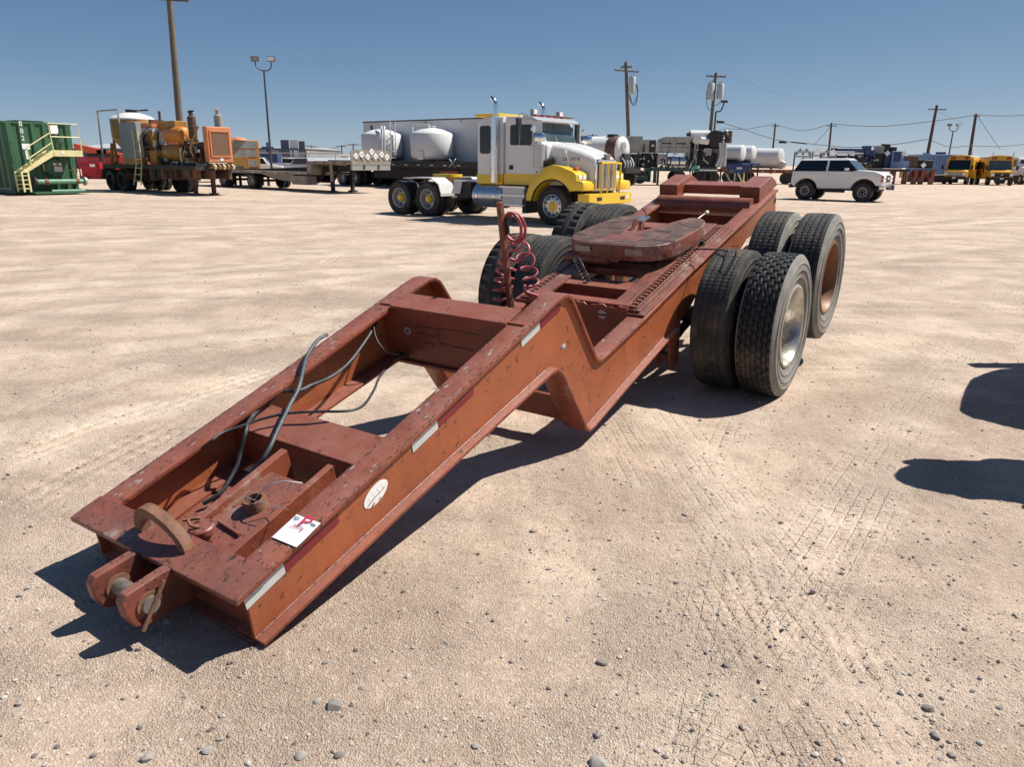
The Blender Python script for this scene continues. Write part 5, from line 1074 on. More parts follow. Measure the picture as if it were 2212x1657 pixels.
pb('machine_core', 1045, 1425, 1010, 1240, .6, 1.7, GREYM, .08); pb('machine_core', 1060, 1400, 985, 1060, .5, 1.4, DARK, .05); pb('pump_body', 1060, 1330, 1100, 1250, .1, 1.6, DARK, .05); pb('pump_fluid_end', 1180, 1255, 1055, 1130, -.25, .2, LGREY, .04)
for k in range(4): pb('fluid_port', 1188+17*k, 1198+17*k, 1065, 1122, -.3, -.252, GREYM)
pb('engine_block', 580, 740, 1110, 1260, .2, 1.5, DARK, .05); pb('engine_block', 350, 570, 1120, 1300, .3, 1.6, DARK, .05)
for k in range(9): pb('engine_rib', 440+14*k, 447+14*k, 1130, 1260, .2, .3, GREYM if k%2 else DARK)
rq = random.Random(11)
for k in range(110):
    x = rq.uniform(350,1420); y = rq.uniform(1010 if x > 1040 else 1105,1235); pb('fitting', x, x+rq.uniform(5,22), y, y+rq.uniform(5,24), -.25+rq.uniform(0,.2), .3, rq.choice((GREYM,LGREY,DARK,DARK,BROWNCH,BLACK)))
for k in range(26):
    x = rq.uniform(360,1320); y = rq.uniform(1080,1200); part(MB().tube(bez([(lx(x),-.2,lz(y)),(lx(x+rq.uniform(-20,40)),-.35,lz(y+30)),(lx(x+rq.uniform(-40,60)),-.2,lz(y+rq.uniform(30,90)))],5), rq.uniform(.03,.07), 6), 'machine_pipe', rq.choice((GREYM,LGREY,DARK,BLACK)), pk, 60)
for k in range(16):
    x = rq.uniform(1170,1420); y = rq.uniform(880,1000); pb('top_fitting', x, x+rq.uniform(8,24), y, y+rq.uniform(8,26), -.2, .3, rq.choice((DARK,BLACK,LGREY,WHITET,BROWNCH)))
cb_ = pb('control_box', 718, 818, 1122, 1225, -.25, .3, GREYM, .03); pb('control_screen', 750, 785, 1160, 1190, -.262, -.2505, BROWNCH, par=cb_)
bt = part(MB().cyl((lx(822),-.05,lz(1192)),(lx(1000),-.05,lz(1192)), .36, 20), 'air_receiver', ALU, pk, 40)
for x in (850,940): part(MB().lathe([(.362,lx(x)-.05),(.372,lx(x)-.05),(.372,lx(x)+.05),(.362,lx(x)+.05)], (0,-.05,lz(1192)), 'x', 20, closed=True), 'receiver_strap', DARK, bt)
for x in (1030,1085,1110): part(MB().cyl((lx(x),-.1,lz(1250)),(lx(x+8),-.1,lz(1010)), .06, 6), 'pipe_stand', GREYM, pk)
pb('teal_box', 1065, 1150, 1225, 1290, -.3, .3, TEAL, .03); pb('white_tag', 1128, 1146, 1235, 1255, -.32, -.302, WHITEP); pb('white_pipe', 1100, 1330, 1268, 1280, -.3, -.1, LAMPW)
for x in (430,560,960,1210,1300): 
    for d in (-.05,1.9): part(MB().cyl((lx(x),d,.62),(lx(x),d+.28,.62), .52, 18), 'tyre', RUBBERD, pk, 40)
for x in (735,1260): pb('landing_leg', x, x+18, 1290, 1440, .0, .2, GREENC)
for k in range(12): part(MB().tube(bez([(lx(1060+24*k),-.05,lz(1285)),(lx(1066+24*k),-.1,lz(1330+12*(k%3))),(lx(1080+22*k),0,lz(1390))],4), .05, 5), 'hanging_hose', DARK if k%3 else BROWNCH, pk)
for (a,b_),(c,d_) in (((1440,1300),(1500,1400)),((1560,1300),(1620,1400)),((1530,1300),(1535,1415)),((1625,1300),(1625,1420))): part(MB().cyl((lx(a),.3,lz(b_)),(lx(c),.3,lz(d_)), .06, 6), 'pipe_rack', CREAM if c > 1600 else GALV, pk)
pb('blue_skid', 1430, 1680, 1215, 1260, .2, 1.8, NAVY); pb('blue_box', 1510, 1640, 1245, 1300, .1, 1.4, NAVY); pb('pale_label', 1535, 1590, 1240, 1262, .08, .1, LGREY)

# ---------------------------------------------------------------- white vacuum tank left of it and white tanks right of it
vo = gp(365,1080,57); vt = thing('vacuum_tank_trailer', 'white cylindrical tank with rusty band behind the road tractor hood', 'trailer', (vo.x,vo.y,0), YAW)
part(MB().lathe([(0,.28),(.7,.2),(.95,.05),(1.0,0),(1.0,-9),(0,-9.2)], (0,0,vo.z), 'x', 32), 'tank_body', WHITET, vt, 50); part(MB().lathe([(1.01,-.1),(1.03,-.12),(1.03,-.9),(1.01,-.95)], (0,0,vo.z), 'x', 32, closed=True), 'rusty_band', BROWNCH, vt, 50)
part(MB().box(-9,1.0,-1.1,1.1,.95,1.3), 'trailer_frame', DARK, vt); part(MB().box(.1,.5,-.5,.5,vo.z-.9,vo.z-.2), 'valve_cluster', DARK, vt, None, .1); part(MB().lathe([(.3,.2),(.3,.3),(0,.32)], (0,-.3,vo.z+.3), 'x', 16), 'rear_manway', LGREY, vt)
for k in range(8): part(MB().tube(bez([(.3,-.8+.22*k,vo.z-.5),(.6,-.7+.2*k,vo.z-1.0),(.4,-.9+.22*k,1.0)],4), .06, 6), 'white_pipe', LAMPW if k%2 else DARK, vt)
part(MB().box(-1.2,-.6,-.3,.3,vo.z+.98,vo.z+1.15), 'top_hatch', DARK, vt)
for x in (-7,-5.7,.2): 
    for y in (-1.1,.8): part(MB().cyl((x,y,.51),(x,y+.3,.51), .51, 18), 'tyre', RUBBERD, vt, 40)
for i, (cx, cy_, rr, ln, Y, lab, M_) in enumerate(((1570,1105,80,3.0,64,'white horizontal tank nearest the grey pumping equipment',WHITET), (1675,1110,78,3.4,67,'white horizontal tank between two other white tanks',WHITET), (1950,1160,102,4.6,70,'long white horizontal tank behind the wagon with a dusty belly',WHITEU))):
    c = gp(cx,cy_,Y); rad = abs(gp(cx,cy_-rr,Y).z-c.z)
    t = thing('horizontal_tank', lab, 'tank', (c.x,c.y,0), YAW)
    part(MB().lathe([(0,.13),(rad*.6,.11),(rad*.92,.05),(rad*.99,.0),(rad,-.03),(rad,-ln),(rad*.8,-ln-.15),(0,-ln-.2)], (0,0,c.z), 'x', 36), 'tank_body', M_, t, 32)
    if i == 2:
        part(MB().lathe([(rad+.005,-2.0),(rad+.04,-2.02),(rad+.04,-2.1),(rad+.005,-2.12)], (0,0,c.z), 'x', 36, closed=True), 'tank_ring', M_, t, 50); part(MB().prism([(.1,c.z-rad*.2),(.5,c.z-rad*.4),(.35,c.z-rad*.95),(.0,c.z-rad*1.05)], 'y', -.3, .3), 'outlet_sump', WHITET, t)
        part(MB().box(-6,2.4,-1.2,1.2,.95,1.25), 'trailer_deck', REDD, t); part(MB().box(2.3,2.5,-1.2,1.2,.7,2.3), 'trailer_bulkhead', DARK, t)
        for k in range(7): part(MB().box(-5.6+1.1*k,-5.4+1.1*k,-1.215,-1.2,1.06,1.14), 'reflective_tape', TAPE_W, t)
        for x in (-4.5,-3.2,1.0): part(MB().cyl((x,-1.2,.51),(x,-.9,.51), .51, 18), 'tyre', RUBBERD, t, 40); part(MB().cyl((x,.9,.51),(x,1.2,.51), .51, 18), 'tyre', RUBBERD, t, 40)
    else:
        part(MB().box(-ln,-.3,-.4,.4,c.z-rad*1.25,c.z-rad*.85), 'tank_cradle', DARK, t); part(MB().box(-ln-.5,.4,-.9,.9,c.z-rad*1.25-.22,c.z-rad*1.25), 'skid', NAVY, t)
        for x in (-ln-.3,-ln/2,.2):
            for y in (-.8,.75): part(MB().box(x,x+.1,y,y+.1,0,c.z-rad*1.25-.22), 'skid_leg', DARK, t)
def placard_row(px0, px1, py, Y, n, m, label, skew=0.):
    a = at((px0,py), Y); c = at((px1,py), Y); o = thing('placard_board', label, 'placards', (a.x,a.y,0))
    L_ = (c-a).x; [part(MB().box(q-.05,q+.05,.02,.10,0.,a.z), 'board_stand', DARK, o) for q in (0,L_)]
    part(MB().box(-.05,L_+.05,-.0,.02,a.z-.42,a.z-.30), 'board_rail', GREYM, o)
    for k in range(n):
        x = L_*(k+.5)/n; z = a.z+(.12 if k%2 else -.08); r_ = L_/n*.72; part(MB().prism([(x-r_,z),(x,z-r_*1.1),(x+r_,z),(x,z+r_*1.1)], 'y', -.02, -.005), 'diamond_placard', m, o)
placard_row(1718,1752,328,66,5,GREYM,'grey diamond placards standing up behind the rear of the white wagon')
placard_row(1757,1774,326,66,3,PAPER,'bright white diamond placards above the middle of the wagon roof')
placard_row(1776,1790,330,66,2,GREYM,'two grey diamond placards beside a power pole above the wagon')
placard_row(1792,1808,328,66,3,PAPER,'three white diamond placards by the navy boom')

# ---------------------------------------------------------------- navy and dark equipment right of the wagon
zq = zm(1850,330,.12658); zs = zm(2050,320,.16320)
def block(name, label, cat, items, Y, dpt=2.2, ref=None):
    o0 = at(ref, Y); o = thing(name, label, cat, (o0.x,o0.y,0))
    for n, f, x0, x1, y0, y1, d0, d1, m, bev in items:
        a = at(f(x0,y0), Y); c = at(f(x1,y1), Y); part(MB().box(a.x-o0.x,c.x-o0.x,d0,d1,c.z,a.z), n, m, o, None, bev)
    return o, o0
o, o0 = block('crane_truck', 'navy blue crane trailer with a long level boom behind the wagon', 'crane', [
    ('boom', zq, 960,1490,150,205,0,.6,NAVY,.02), ('boom_head', zq, 1490,1570,100,260,-.1,.8,NAVY,.02), ('crane_body', zq, 1430,1660,175,400,.2,1.6,NAVY,.04), ('boom_tip', zq, 880,960,140,190,.1,.5,BLACK,.02),
    ('pump_bank', zq, 940,1440,280,420,.1,1.6,DARK,.05), ('white_pipe', zq, 960,1460,215,262,.0,.5,LAMPW,.1), ('deck', zq, 900,2300,520,585,-.2,2.2,DARK,0), ('grey_case', zq, 1490,1590,430,500,-.1,.5,BROWNCH,.02), ('blue_case', zq, 1590,1640,270,420,.0,1.,NAVY,.02)], 72, ref=zq(1500,520))
rq = random.Random(9)
for k in range(48):
    a = at(zq(rq.uniform(940,1700), rq.uniform(260,480)), 72); h_ = rq.uniform(.08,.32); part(MB().box(a.x-o0.x,a.x-o0.x+rq.uniform(.08,.3),-.1,.1,a.z-h_,a.z), 'pump_part', rq.choice((DARK,BLACK,GREYM,BROWNCH,NAVY,LGREY)), o)
for k in range(6):
    a = at(zq(960+200*k,585), 72); part(MB().box(a.x-o0.x,a.x-o0.x+.25,.0,.3,0,a.z), 'support_leg', DARK if k%2 else REDD, o)
o, o0 = block('blue_pump_unit', 'blue cabin pumping unit with a black stack on a red trailer', 'machine', [
    ('cabin', zs, 320,455,215,470,0,1.8,BLUEC,.04), ('cabin_window', zs, 345,425,230,370,-.02,-.003,NAVY,0), ('side_panel', zs, 200,320,250,450,.2,1.5,NAVY,.05), ('grey_stack', zs, 130,215,140,260,.3,1.2,GREYM,.05), ('dark_engine', zs, 0,200,250,470,.2,1.7,DARK,.05),
    ('top_gear', zs, 220,300,110,230,.3,1.0,DARK,.08), ('deck', zs, 0,960,470,492,-.2,2.2,DARK,0), ('black_funnel', zs, 320,400,155,215,.3,1.,BLACK,.05), ('rear_engine', zs, 500,690,280,460,.2,1.8,BROWNCH,.08), ('gear_cluster', zs, 780,910,345,465,.2,1.5,DARK,.1), ('blue_tank', zs, 470,560,350,460,.1,1.2,BLUEC,.1)], 74, ref=zs(400,490))
for px_ in (240,480,760):
    a = at(zs(px_,250 if px_ < 600 else 420), 73.9); r_ = .28; part(MB().prism([(a.x-o0.x-r_,a.z),(a.x-o0.x,a.z-r_),(a.x-o0.x+r_,a.z),(a.x-o0.x,a.z+r_)], 'y', -.15, -.13), 'diamond_placard', PAPER, o)
for k, px_ in enumerate((330,500,640,740,890)):
    a = at(zs(px_,492), 74); part(MB().box(a.x-o0.x,a.x-o0.x+.3,.0,.5,0,a.z), 'gooseneck_leg', REDD, o)
for k, (a_, b_) in enumerate(((430,490),(520,640),(660,790),(790,910))):
    a = at(zs(a_,495), 74.4); c = at(zs(b_,600), 74.4); part(MB().prism([(a.x-o0.x,c.z),(c.x-o0.x,c.z),(c.x-o0.x,a.z),(a.x-o0.x+.6*(k%2),a.z)], 'y', .3, .5), 'gooseneck_plate', CREAM if k == 0 else REDD, o)
o, o0 = block('blue_tank', 'faded blue corrugated tank behind the left school bus', 'tank', [('tank_body', zs, 700,1330,262,560,0,2.5,BLUEC,.05), ('top_gear', zs, 820,900,240,262,.5,1.,BLUEC,0), ('top_gear', zs, 1010,1120,228,262,.5,1.,NAVY,0)], 86, ref=zs(1000,600))
a = at(zs(700,560), 86); c = at(zs(1330,262), 86)
rm = MB().box(-.08,.08,-.09,0,0,c.z-a.z-.1).mesh('tank_rib', BLUEC)
for k in range(14): q = link('tank_rib', rm, o); q.location = (a.x-o0.x+.3+(c.x-a.x-.6)*k/13, 0, a.z+.05)
part(MB().box(a.x-o0.x,c.x-o0.x,0,2.5,0,a.z), 'tank_skid', DARK, o)

# ---------------------------------------------------------------- school buses
def bus(label, pL, pR, rz, Y, door_side, L_=5.4):
    a = at(pL, Y); c = at(pR, Y); Wd = 2.35; cen = (a+c)/2
    o = thing('school_bus', label, 'bus', (cen.x,cen.y,0), rz, 'school buses at the far edge of the yard')
    # local: x forward (towards viewer after rotation), y left
    ring = lambda x, top: [(x,-Wd/2,.62),(x,-Wd/2,2.35),(x,-Wd*.46,2.62),(x,-Wd*.33,top-.06),(x,0,top),(x,Wd*.33,top-.06),(x,Wd*.46,2.62),(x,Wd/2,2.35),(x,Wd/2,.62)]
    bd = part(MB().loft([ring(-L_,2.84),ring(-1.25,2.84),ring(-1.05,2.82)]), 'bus_body', BUSY, o, 50)
    part(MB().loft([[(x,-Wd*.45,2.66),(x,-Wd*.33,2.80),(x,0,2.865),(x,Wd*.33,2.80),(x,Wd*.45,2.66)] for x in (-L_+.1,-1.5)]), 'white_roof', WHITE, bd, 50)
    fc = part(MB().prism([(-1.06,2.36),(1.06,2.36),(1.0,2.62),(.75,2.78),(-.75,2.78),(-1.0,2.62)], 'x', -1.05, -.85), 'roof_cap', BUSY, o, 50, .02)
    sg = part(MB().box(-.849,-.835,-.50,.50,2.42,2.62), 'sign_panel', BUSY, fc); text('SCHOOL BUS', .17, axes((-.83,0,2.52),(0,1,0),(0,0,1)), BLACK, fc)
    for s in (-1,1):
        lb = part(MB().box(-.849,-.83,s*.62-.2 if s > 0 else s*.62-.22,s*.62+.22 if s > 0 else s*.62+.2,2.42,2.66), 'lamp_panel', BLACK, fc)
        for q in (-.09,.10): part(MB().lathe([(.08,0),(.075,.02),(0,.03)], (-.83,s*.62+q,2.54), 'x', 12), 'warning_lamp', REDL if s*q < 0 else AMBER, lb)
    part(MB().hexa([(-1.04,-.98,1.50),(-.78,-.98,1.48),(-.78,.98,1.48),(-1.04,.98,1.50),(-1.04,-.92,2.34),(-1.0,-.92,2.34),(-1.0,.92,2.34),(-1.04,.92,2.34)]), 'windscreen', GLASSD if door_side < 0 else GLASSW, o)
    hd_ = part(MB().loft([[(-1.05,-1.0,.7),(-1.05,-1.0,1.42),(-1.05,-.8,1.52),(-1.05,.8,1.52),(-1.05,1.0,1.42),(-1.05,1.0,.7)],[(.25,-.95,.72),(.25,-.95,1.22),(.25,-.78,1.30),(.25,.78,1.30),(.25,.95,1.22),(.25,.95,.72)]]), 'bus_hood', BUSY, o, 40)
    part(MB().box(.252,.275,-.62,.62,.82,1.16), 'grille', BLACK if door_side > 0 else GREYM, hd_); part(MB().box(.276,.285,-.10,.10,.98,1.04), 'grille_badge', LAMPW, hd_)
    for s in (-1,1): part(MB().box(.252,.28,s*.80-.13,s*.80+.13,.90,1.12), 'headlight', LAMPW, hd_)
    part(MB().box(.25,.42,-1.05,1.05,.50,.76), 'bumper', BLACK, o, None, .02); part(MB().box(.42,.43,-.15,.15,.58,.70), 'number_plate', LAMPW, o)
    for x in (-.35,-L_+1.4):
        for s in (-1,1): part(MB().cyl((x,s*1.10,.40),(x,s*.82,.40), .40, 20), 'tyre', RUBBER, o, 40); part(MB().cyl((x,s*1.105,.40),(x,s*1.0,.40), .2, 12), 'wheel', GREYM, o)
    for s in (-1,1):
        for k in range(4): part(MB().box(-2.6-.66*k,-2.08-.66*k,s*(Wd/2+.004)-.006,s*(Wd/2+.004)+.006,1.55,2.2), 'side_window', GLASSD, bd)
        part(MB().tube([(-.6,s*1.0,1.45),(-.2,s*1.3,1.6)], .02, 5), 'mirror_arm', BLACK, o); part(MB().box(-.24,-.2,s*1.3-.1,s*1.3+.1,1.45,1.85), 'wing_mirror', BLACK, o)
        part(MB().box(-L_+.1,-1.3,s*(Wd/2+.003)-.004,s*(Wd/2+.003)+.004,1.02,1.08), 'black_rail', BLACK, bd)
    part(MB().box(-1.95,-1.25,-Wd/2-.02,-Wd/2-.002,.55,2.2), 'bus_door', BUSY, o); part(MB().box(-1.85,-1.35,-Wd/2-.03,-Wd/2-.021,1.2,2.05), 'door_window', GLASSD, o)
    return o
b1 = bus('yellow school bus with dark windscreen and its front door flap open', (2026,398), (2094,398), R(-132), 76, -1, 4.4)
part(MB().hexa([(-.9,1.1,.65),(-.5,1.75,.6),(-.46,1.75,.6),(-.86,1.1,.65),(-.9,1.1,1.4),(-.6,1.6,1.45),(-.56,1.6,1.45),(-.86,1.1,1.4)]), 'open_flap', BUSY, b1)
b2 = bus('yellow school bus with a pale windscreen, parked on the right', (2126,401), (2190,401), R(-108), 74, 1, 5.6)
# white trucks by the buses
def white_truck(label, p, Y, rz, name='white_truck'):
    a = at(p, Y); o = thing(name, label, 'truck', (a.x,a.y,0), rz)
    part(MB().prism([(-2.2,.9),(.0,.9),(.0,1.9),(-.35,2.6),(-.6,2.75),(-2.2,2.75)], 'y', -1.1, 1.1), 'cab', WHITE, o, 40, .06)
    part(MB().loft([[(0,-1.0,.9),(0,-.98,1.8),(0,0,1.95),(0,.98,1.8),(0,1.0,.9)],[(1.5,-.85,.85),(1.5,-.8,1.5),(1.5,0,1.62),(1.5,.8,1.5),(1.5,.85,.85)]]), 'hood', WHITE, o, 50)
    g = part(MB().box(1.5,1.54,-.5,.5,.9,1.5), 'grille', CHROME, o)
    for k in range(6): part(MB().box(1.541,1.55,-.42+.15*k,-.36+.15*k,.95,1.45), 'grille_bar', DARK, g)
    part(MB().box(1.5,1.75,-1.15,1.15,.45,.85), 'bumper', WHITE, o, None, .04)
    for s in (-1,1): part(MB().box(.3,1.4,s*.95-.15,s*.95+.15,.9,1.25), 'fender', WHITE, o, None, .08); part(MB().box(1.2,1.5,s*.98-.12,s*.98+.12,1.0,1.2), 'headlight', DARK, o, None, .03); part(MB().cyl((-1.9,s*1.0,2.0),(-1.9,s*1.0,3.3), .08, 10), 'exhaust_stack', CHROME, o)
    part(MB().box(-.22,-.1,-.95,.95,1.95,2.5), 'windscreen', GLASSD, o)
    for s in (-1,1): part(MB().box(-1.5,-.5,s*1.105-.01,s*1.105+.01,1.8,2.5), 'door_window', GLASSD, o)
    for x in (.8,-3.4,-4.7):
        for s in (-1,1): t = part(MB().cyl((x,s*1.15,.51),(x,s*.85,.51), .51, 18), 'tyre', RUBBERD, o, 40); part(MB().cyl((x,s*1.16,.51),(x,s*1.0,.51), .27, 14), 'wheel', ALU, o, 40)
    part(MB().box(-5.5,0,-.5,.5,.6,.95), 'frame', DARK, o)
    return o
white_truck('white truck standing between the two school buses', (2112,392), 84, R(-120))
white_truck('white road tractor cut off by the right edge of the photo', (2218,398), 80, R(-100))
# ---------------------------------------------------------------- poles and wires
def ins(par, x, y, z): part(MB().lathe([(.03,0),(.05,.04),(.03,.1),(.045,.14),(0,.18)], (x,y,z), 'z', 8), 'insulator', GREYM, par)
def pole(label, ptop, pbot, Y, m, arms=(), r=.16, extra=0., group=None):
    a = at(ptop, Y); c = at(pbot, Y); d = (a-c)/(a.z-c.z); base = c-d*c.z
    o = thing('utility_pole', label, 'utility pole', (base.x,base.y,0), 0., group); top = a-base
    part(MB().tube([(0,0,-.3),tuple(top*.5),tuple(top+d*extra)], [r*1.15,r,r*.8], 10), 'pole_shaft', m, o, 60)
    for dz, hw_, ang in arms:
        q = top-d*dz; u = Vector((math.cos(ang), math.sin(ang), 0))
        M = Matrix.Translation(q-Vector((0,r+.05,0))) @ Matrix.Rotation(ang, 4, 'Z'); part(MB().box(-hw_,hw_,-.05,.05,-.06,.06,M), 'cross_arm', m, o)
        for t in (-.95,-.5,.5,.95):
            e = q-Vector((0,r+.05,0))+u*hw_*t; ins(o, e.x, e.y, e.z+.06)
    return o, base, top, d
o, *_ = pole('tall thick wooden pole rising out of the top behind the orange trailer', (366,0), (388,262), 50, WOOD, ((.0,1.2,.3),), .21, .0)
zU = zm(1380,100,.23508)
def can(o, base, p, Y, h=1.05, rad=.26):
    a = at(p, Y)-base; c = part(MB().lathe([(rad*.8,-.02),(rad,.03),(rad,h),(rad*.85,h+.06),(0,h+.1)], (a.x,a.y-.3,a.z-h/2), 'z', 16), 'transformer', XFMR, o, 40)
    for t in (-.1,.1): part(MB().lathe([(.05,0),(.06,.1),(.03,.28),(0,.3)], (a.x+t,a.y-.3,a.z+h/2+.05), 'z', 8), 'bushing', GREYM, c)
    part(MB().box(a.x-.12,a.x+.12,a.y-.3,a.y+.0,a.z-.05,a.z+.05), 'hanger', GREYM, c)
o, b_, t_, d_ = pole('wooden power pole with one transformer, right of the truck', zU(397,190), zU(425,940), 67, WOOD, ((.75,1.25,.5),(.45,.5,-.5)), .17)
can(o, b_, zU(455,435), 67, 1.3, .30)
for k in range(3): part(MB().tube(bez([at(zU(*q),66.6)-b_ for q in ((485,375),(515+3*k,520-20*k),(490-8*k,630-10*k),(445,590-20*k),(430,480))],6), .02, 4), 'drop_wire', WIRE, o)
o, b3, t3, d3 = pole('leaning wooden power pole with two transformers above the grey pumps', zU(1300,300), zU(1245,890), 74, WOOD, ((.35,1.0,.25),), .17)
can(o, b3, zU(1238,495), 74, 1.4, .34); can(o, b3, zU(1335,495), 74, 1.3, .32)
for q in (((1210,470),(1205,580),(1222,665),(1262,670)), ((1368,460),(1360,560),(1310,625),(1285,630))): part(MB().tube(bez([at(zU(*p),73.6)-b3 for p in q],6), .025, 4), 'drop_wire', WIRE, o)
zV = zm(1800,220,.27622)
P4 = pole('short dark pole above the right hand white tanks', zV(93,255), zV(72,470), 150, WOODR, ((.5,.7,.2),), .18)
P5 = pole('dark pole above the roof of the white wagon', zV(572,248), zV(548,490), 150, WOODR, ((.6,1.1,.2),), .2)
P6 = pole('leaning dark pole with one straight cross arm left of the buses', zV(1470,98), zV(1390,515), 112, WOODR, ((.6,1.3,.05),), .22)
P7 = pole('dark pole with a low cross arm right of the twin lamp pole', zV(1803,172), zV(1750,515), 122, WOODR, ((6.6,1.6,.05),(.4,.5,.2)), .24)
def light_pole(label, p, pb, Y, heads, r=.09, arm=.72, hs=.43):
    a = at(p, Y); c = at(pb, Y); base = Vector((a.x,a.y,0)); o = thing('light_pole', label, 'light pole', base, 0., 'floodlight poles round the yard')
    h = a.z; part(MB().tube([(0,0,-.2),(0,0,h)], [r*1.25,r*.8], 10), 'pole_shaft', POLEM, o, 60)
    if heads:
        part(MB().tube(bez([(-arm,0,h+.75),(-arm*.9,0,h+.3),(-arm*.5,0,h+.08),(0,0,h),(arm*.5,0,h+.02),(arm*.9,0,h+.25),(arm*.98,0,h+.7)],5), r*.55, 6), 'lamp_arm', POLEM, o, 60)
        for s, m in ((-1,GREYM),(1,LAMPW)):
            hd = part(MB().box(s*arm-hs*.75,s*arm+hs*.75,-.15,.2,h+.75,h+.75+hs*.95), 'floodlight', POLEM, o, None, .03); part(MB().box(s*arm-hs*.66,s*arm+hs*.66,-.165,-.151,h+.8,h+.7+hs*.95), 'lamp_glass', m, hd)
    return o
zL = zm(560,120,.16892)
light_pole('dark pole with two floodlights above the flatbed trailer', zL(362,270), zL(490,1650), 70, True)
light_pole('twin floodlight pole between two dark power poles', zV(1608,320), zV(1580,500), 125, True, .11, .7, .42)
lp3 = light_pole('short dark floodlight pole against the leaning pole with two transformers', zU(1300,690), zU(1295,900), 70, False, .09)
a = at(zU(1300,690), 70); part(MB().tube(bez([(0,0,a.z),(.4,0,a.z+.05),(.6,0,a.z+.5),(.65,0,a.z+.75)],5), .06, 6), 'lamp_arm', POLEM, lp3, 60); part(MB().box(.4,.95,-.15,.15,a.z+.75,a.z+.95), 'floodlight', POLEM, lp3)
def small_pole(p, pb, Y, label, arm=1.2): return pole(label, p, pb, Y, WOODR, ((.3,arm,.1),), .16)
zb_ = zm(500,200,.22604)
small_pole(zb_(1030,630), zb_(1035,750), 190, 'thin distant pole nearest the grey workshop'); small_pole(zb_(1345,625), zb_(1350,740), 190, 'thin distant pole left of the placarded headboard'); small_pole(zb_(1467,610), zb_(1467,660), 190, 'thin distant pole just left of the white tanks')
small_pole(zU(65,915), zU(65,1000), 180, 'thin distant pole behind the white vacuum tank')
def wire(label, pts, Y, r=.035):
    P = [at(p, Y) if not isinstance(p, Vector) else p for p in pts]; c = P[0]
    o = MB().tube([q-c for q in bez(P, 8)], r, 5).build('power_line', WIRE, None, 60); o.location = c
    tag(o, label, 'wire', 'overhead lines'); return o
wire('overhead line from the dark pole by the tanks to the one over the wagon', [zV(95,262),zV(320,315),zV(570,258)], 150, .05)
wire('upper overhead line from the wagon pole to the pole by the right bus', [zV(572,258),zV(1000,278),zV(1500,225),zV(1800,182)], 136, .06)
wire('overhead line leaving the photo at the top of its right edge', [zV(1803,178),zV(2000,190),zV(2230,182)], 122, .05)
wire('sagging line from the transformer pole down past the tanks', [zU(1285,770),zU(1520,850),zU(1900,970),zU(2212,1015),zV(240,410),zV(700,455),zV(1080,435),zV(1390,388)], 76, .035)
wire('low line from the leaning pole to the pole by the right bus', [zV(1400,390),zV(1580,455),zV(1750,445),zV(2000,450),zV(2230,430)], 115, .045)
wire('line from the far left to the dark pole by the tanks', [zU(1310,890),zU(1400,860),zU(1600,865),zU(1880,815)], 150, .045)
wire('thin high line running right from the transformer pole', [zU(1400,320),zU(1700,430),zU(2100,560)], 80, .012)
wire('stay wire of the dark pole above the wagon', [zV(560,285),zV(430,430)], 150, .04); wire('stay wire right of the pole by the right bus', [zV(1820,200),zV(2010,480)], 122, .035); wire('stay wire of the leaning pole left of the buses', [zV(1475,150),zV(1700,260)], 112, .02)
wire('far line between the thin distant poles', [zb_(930,632),zb_(1030,632),zb_(1180,668),zb_(1345,635),zb_(1460,612),zb_(1560,625)], 190, .05)
for k, (q, lab) in enumerate(((zU(1345,795),'black splice box hanging on the sagging line beside the transformer pole'), (zU(1968,997),'black splice box hanging under the line above the white tanks'))):
    a = at(q, 76); tag(MB().box(-.35,.35,-.1,.1,-.1,.1).build('splice_box', BLACK), lab, 'splice box').location = a

# ---------------------------------------------------------------- far buildings, fence, machines
zA1 = zm(0,200,.27125)
def building(label, pTL, pTR, pEave, Y, dpt, wallm, trim, ribs=6, openings=(), roofm=None):
    a = at(pTL, Y); c = at(pTR, Y); e = at(pEave, Y).z; W = c.x-a.x; o = thing('metal_building', label, 'building', (a.x,a.y,0))
    part(MB().box(0,W,0,dpt,0,e), 'wall', wallm, o)
    part(MB().prism([(0-.3,e),(dpt*.5,a.z),(dpt+.3,e)], 'x', -.3, W+.3), 'roof', roofm or ROOFG, o)
    part(MB().box(-.05,W+.05,-.08,-.0,e-.35,e), 'eave_trim', trim, o)
    for k in range(ribs+1): part(MB().box(W*k/ribs-.15,W*k/ribs+.15,-.06,-.001,0,e-.35), 'wall_trim', trim, o)
    for x, wd, z0, z1, m in openings: part(MB().box(x*W,x*W+wd,-.05,-.002,z0,z1), 'window', m, o)
    return o
building('long pale roofed shed behind the red crates, left', zA1(560,490), zA1(1090,495), zA1(900,550), 105, 24, WALLD, WALLD, 5)
building('grey metal workshop with blue trim, left of the light pole base', zb_(300,632), zb_(968,650), zb_(600,655), 150, 30, WALLG, WALLD, 5, ((.62,1.6,2.2,5.2,WALLD),(.76,1.6,2.2,5.2,LGREY),(.90,1.2,3,5,WALLD)))
building('low open grey shed behind the flatbed trailer', zb_(640,750), zb_(1400,760), zb_(900,785), 112, 20, DARK, WALLG, 6, ((.35,1.8,.6,1.3,LAMPW),))
building('low white hut on the horizon left of the placards', zb_(1350,705), zb_(1405,705), zb_(1370,730), 160, 6, WHITET, WHITET, 1)
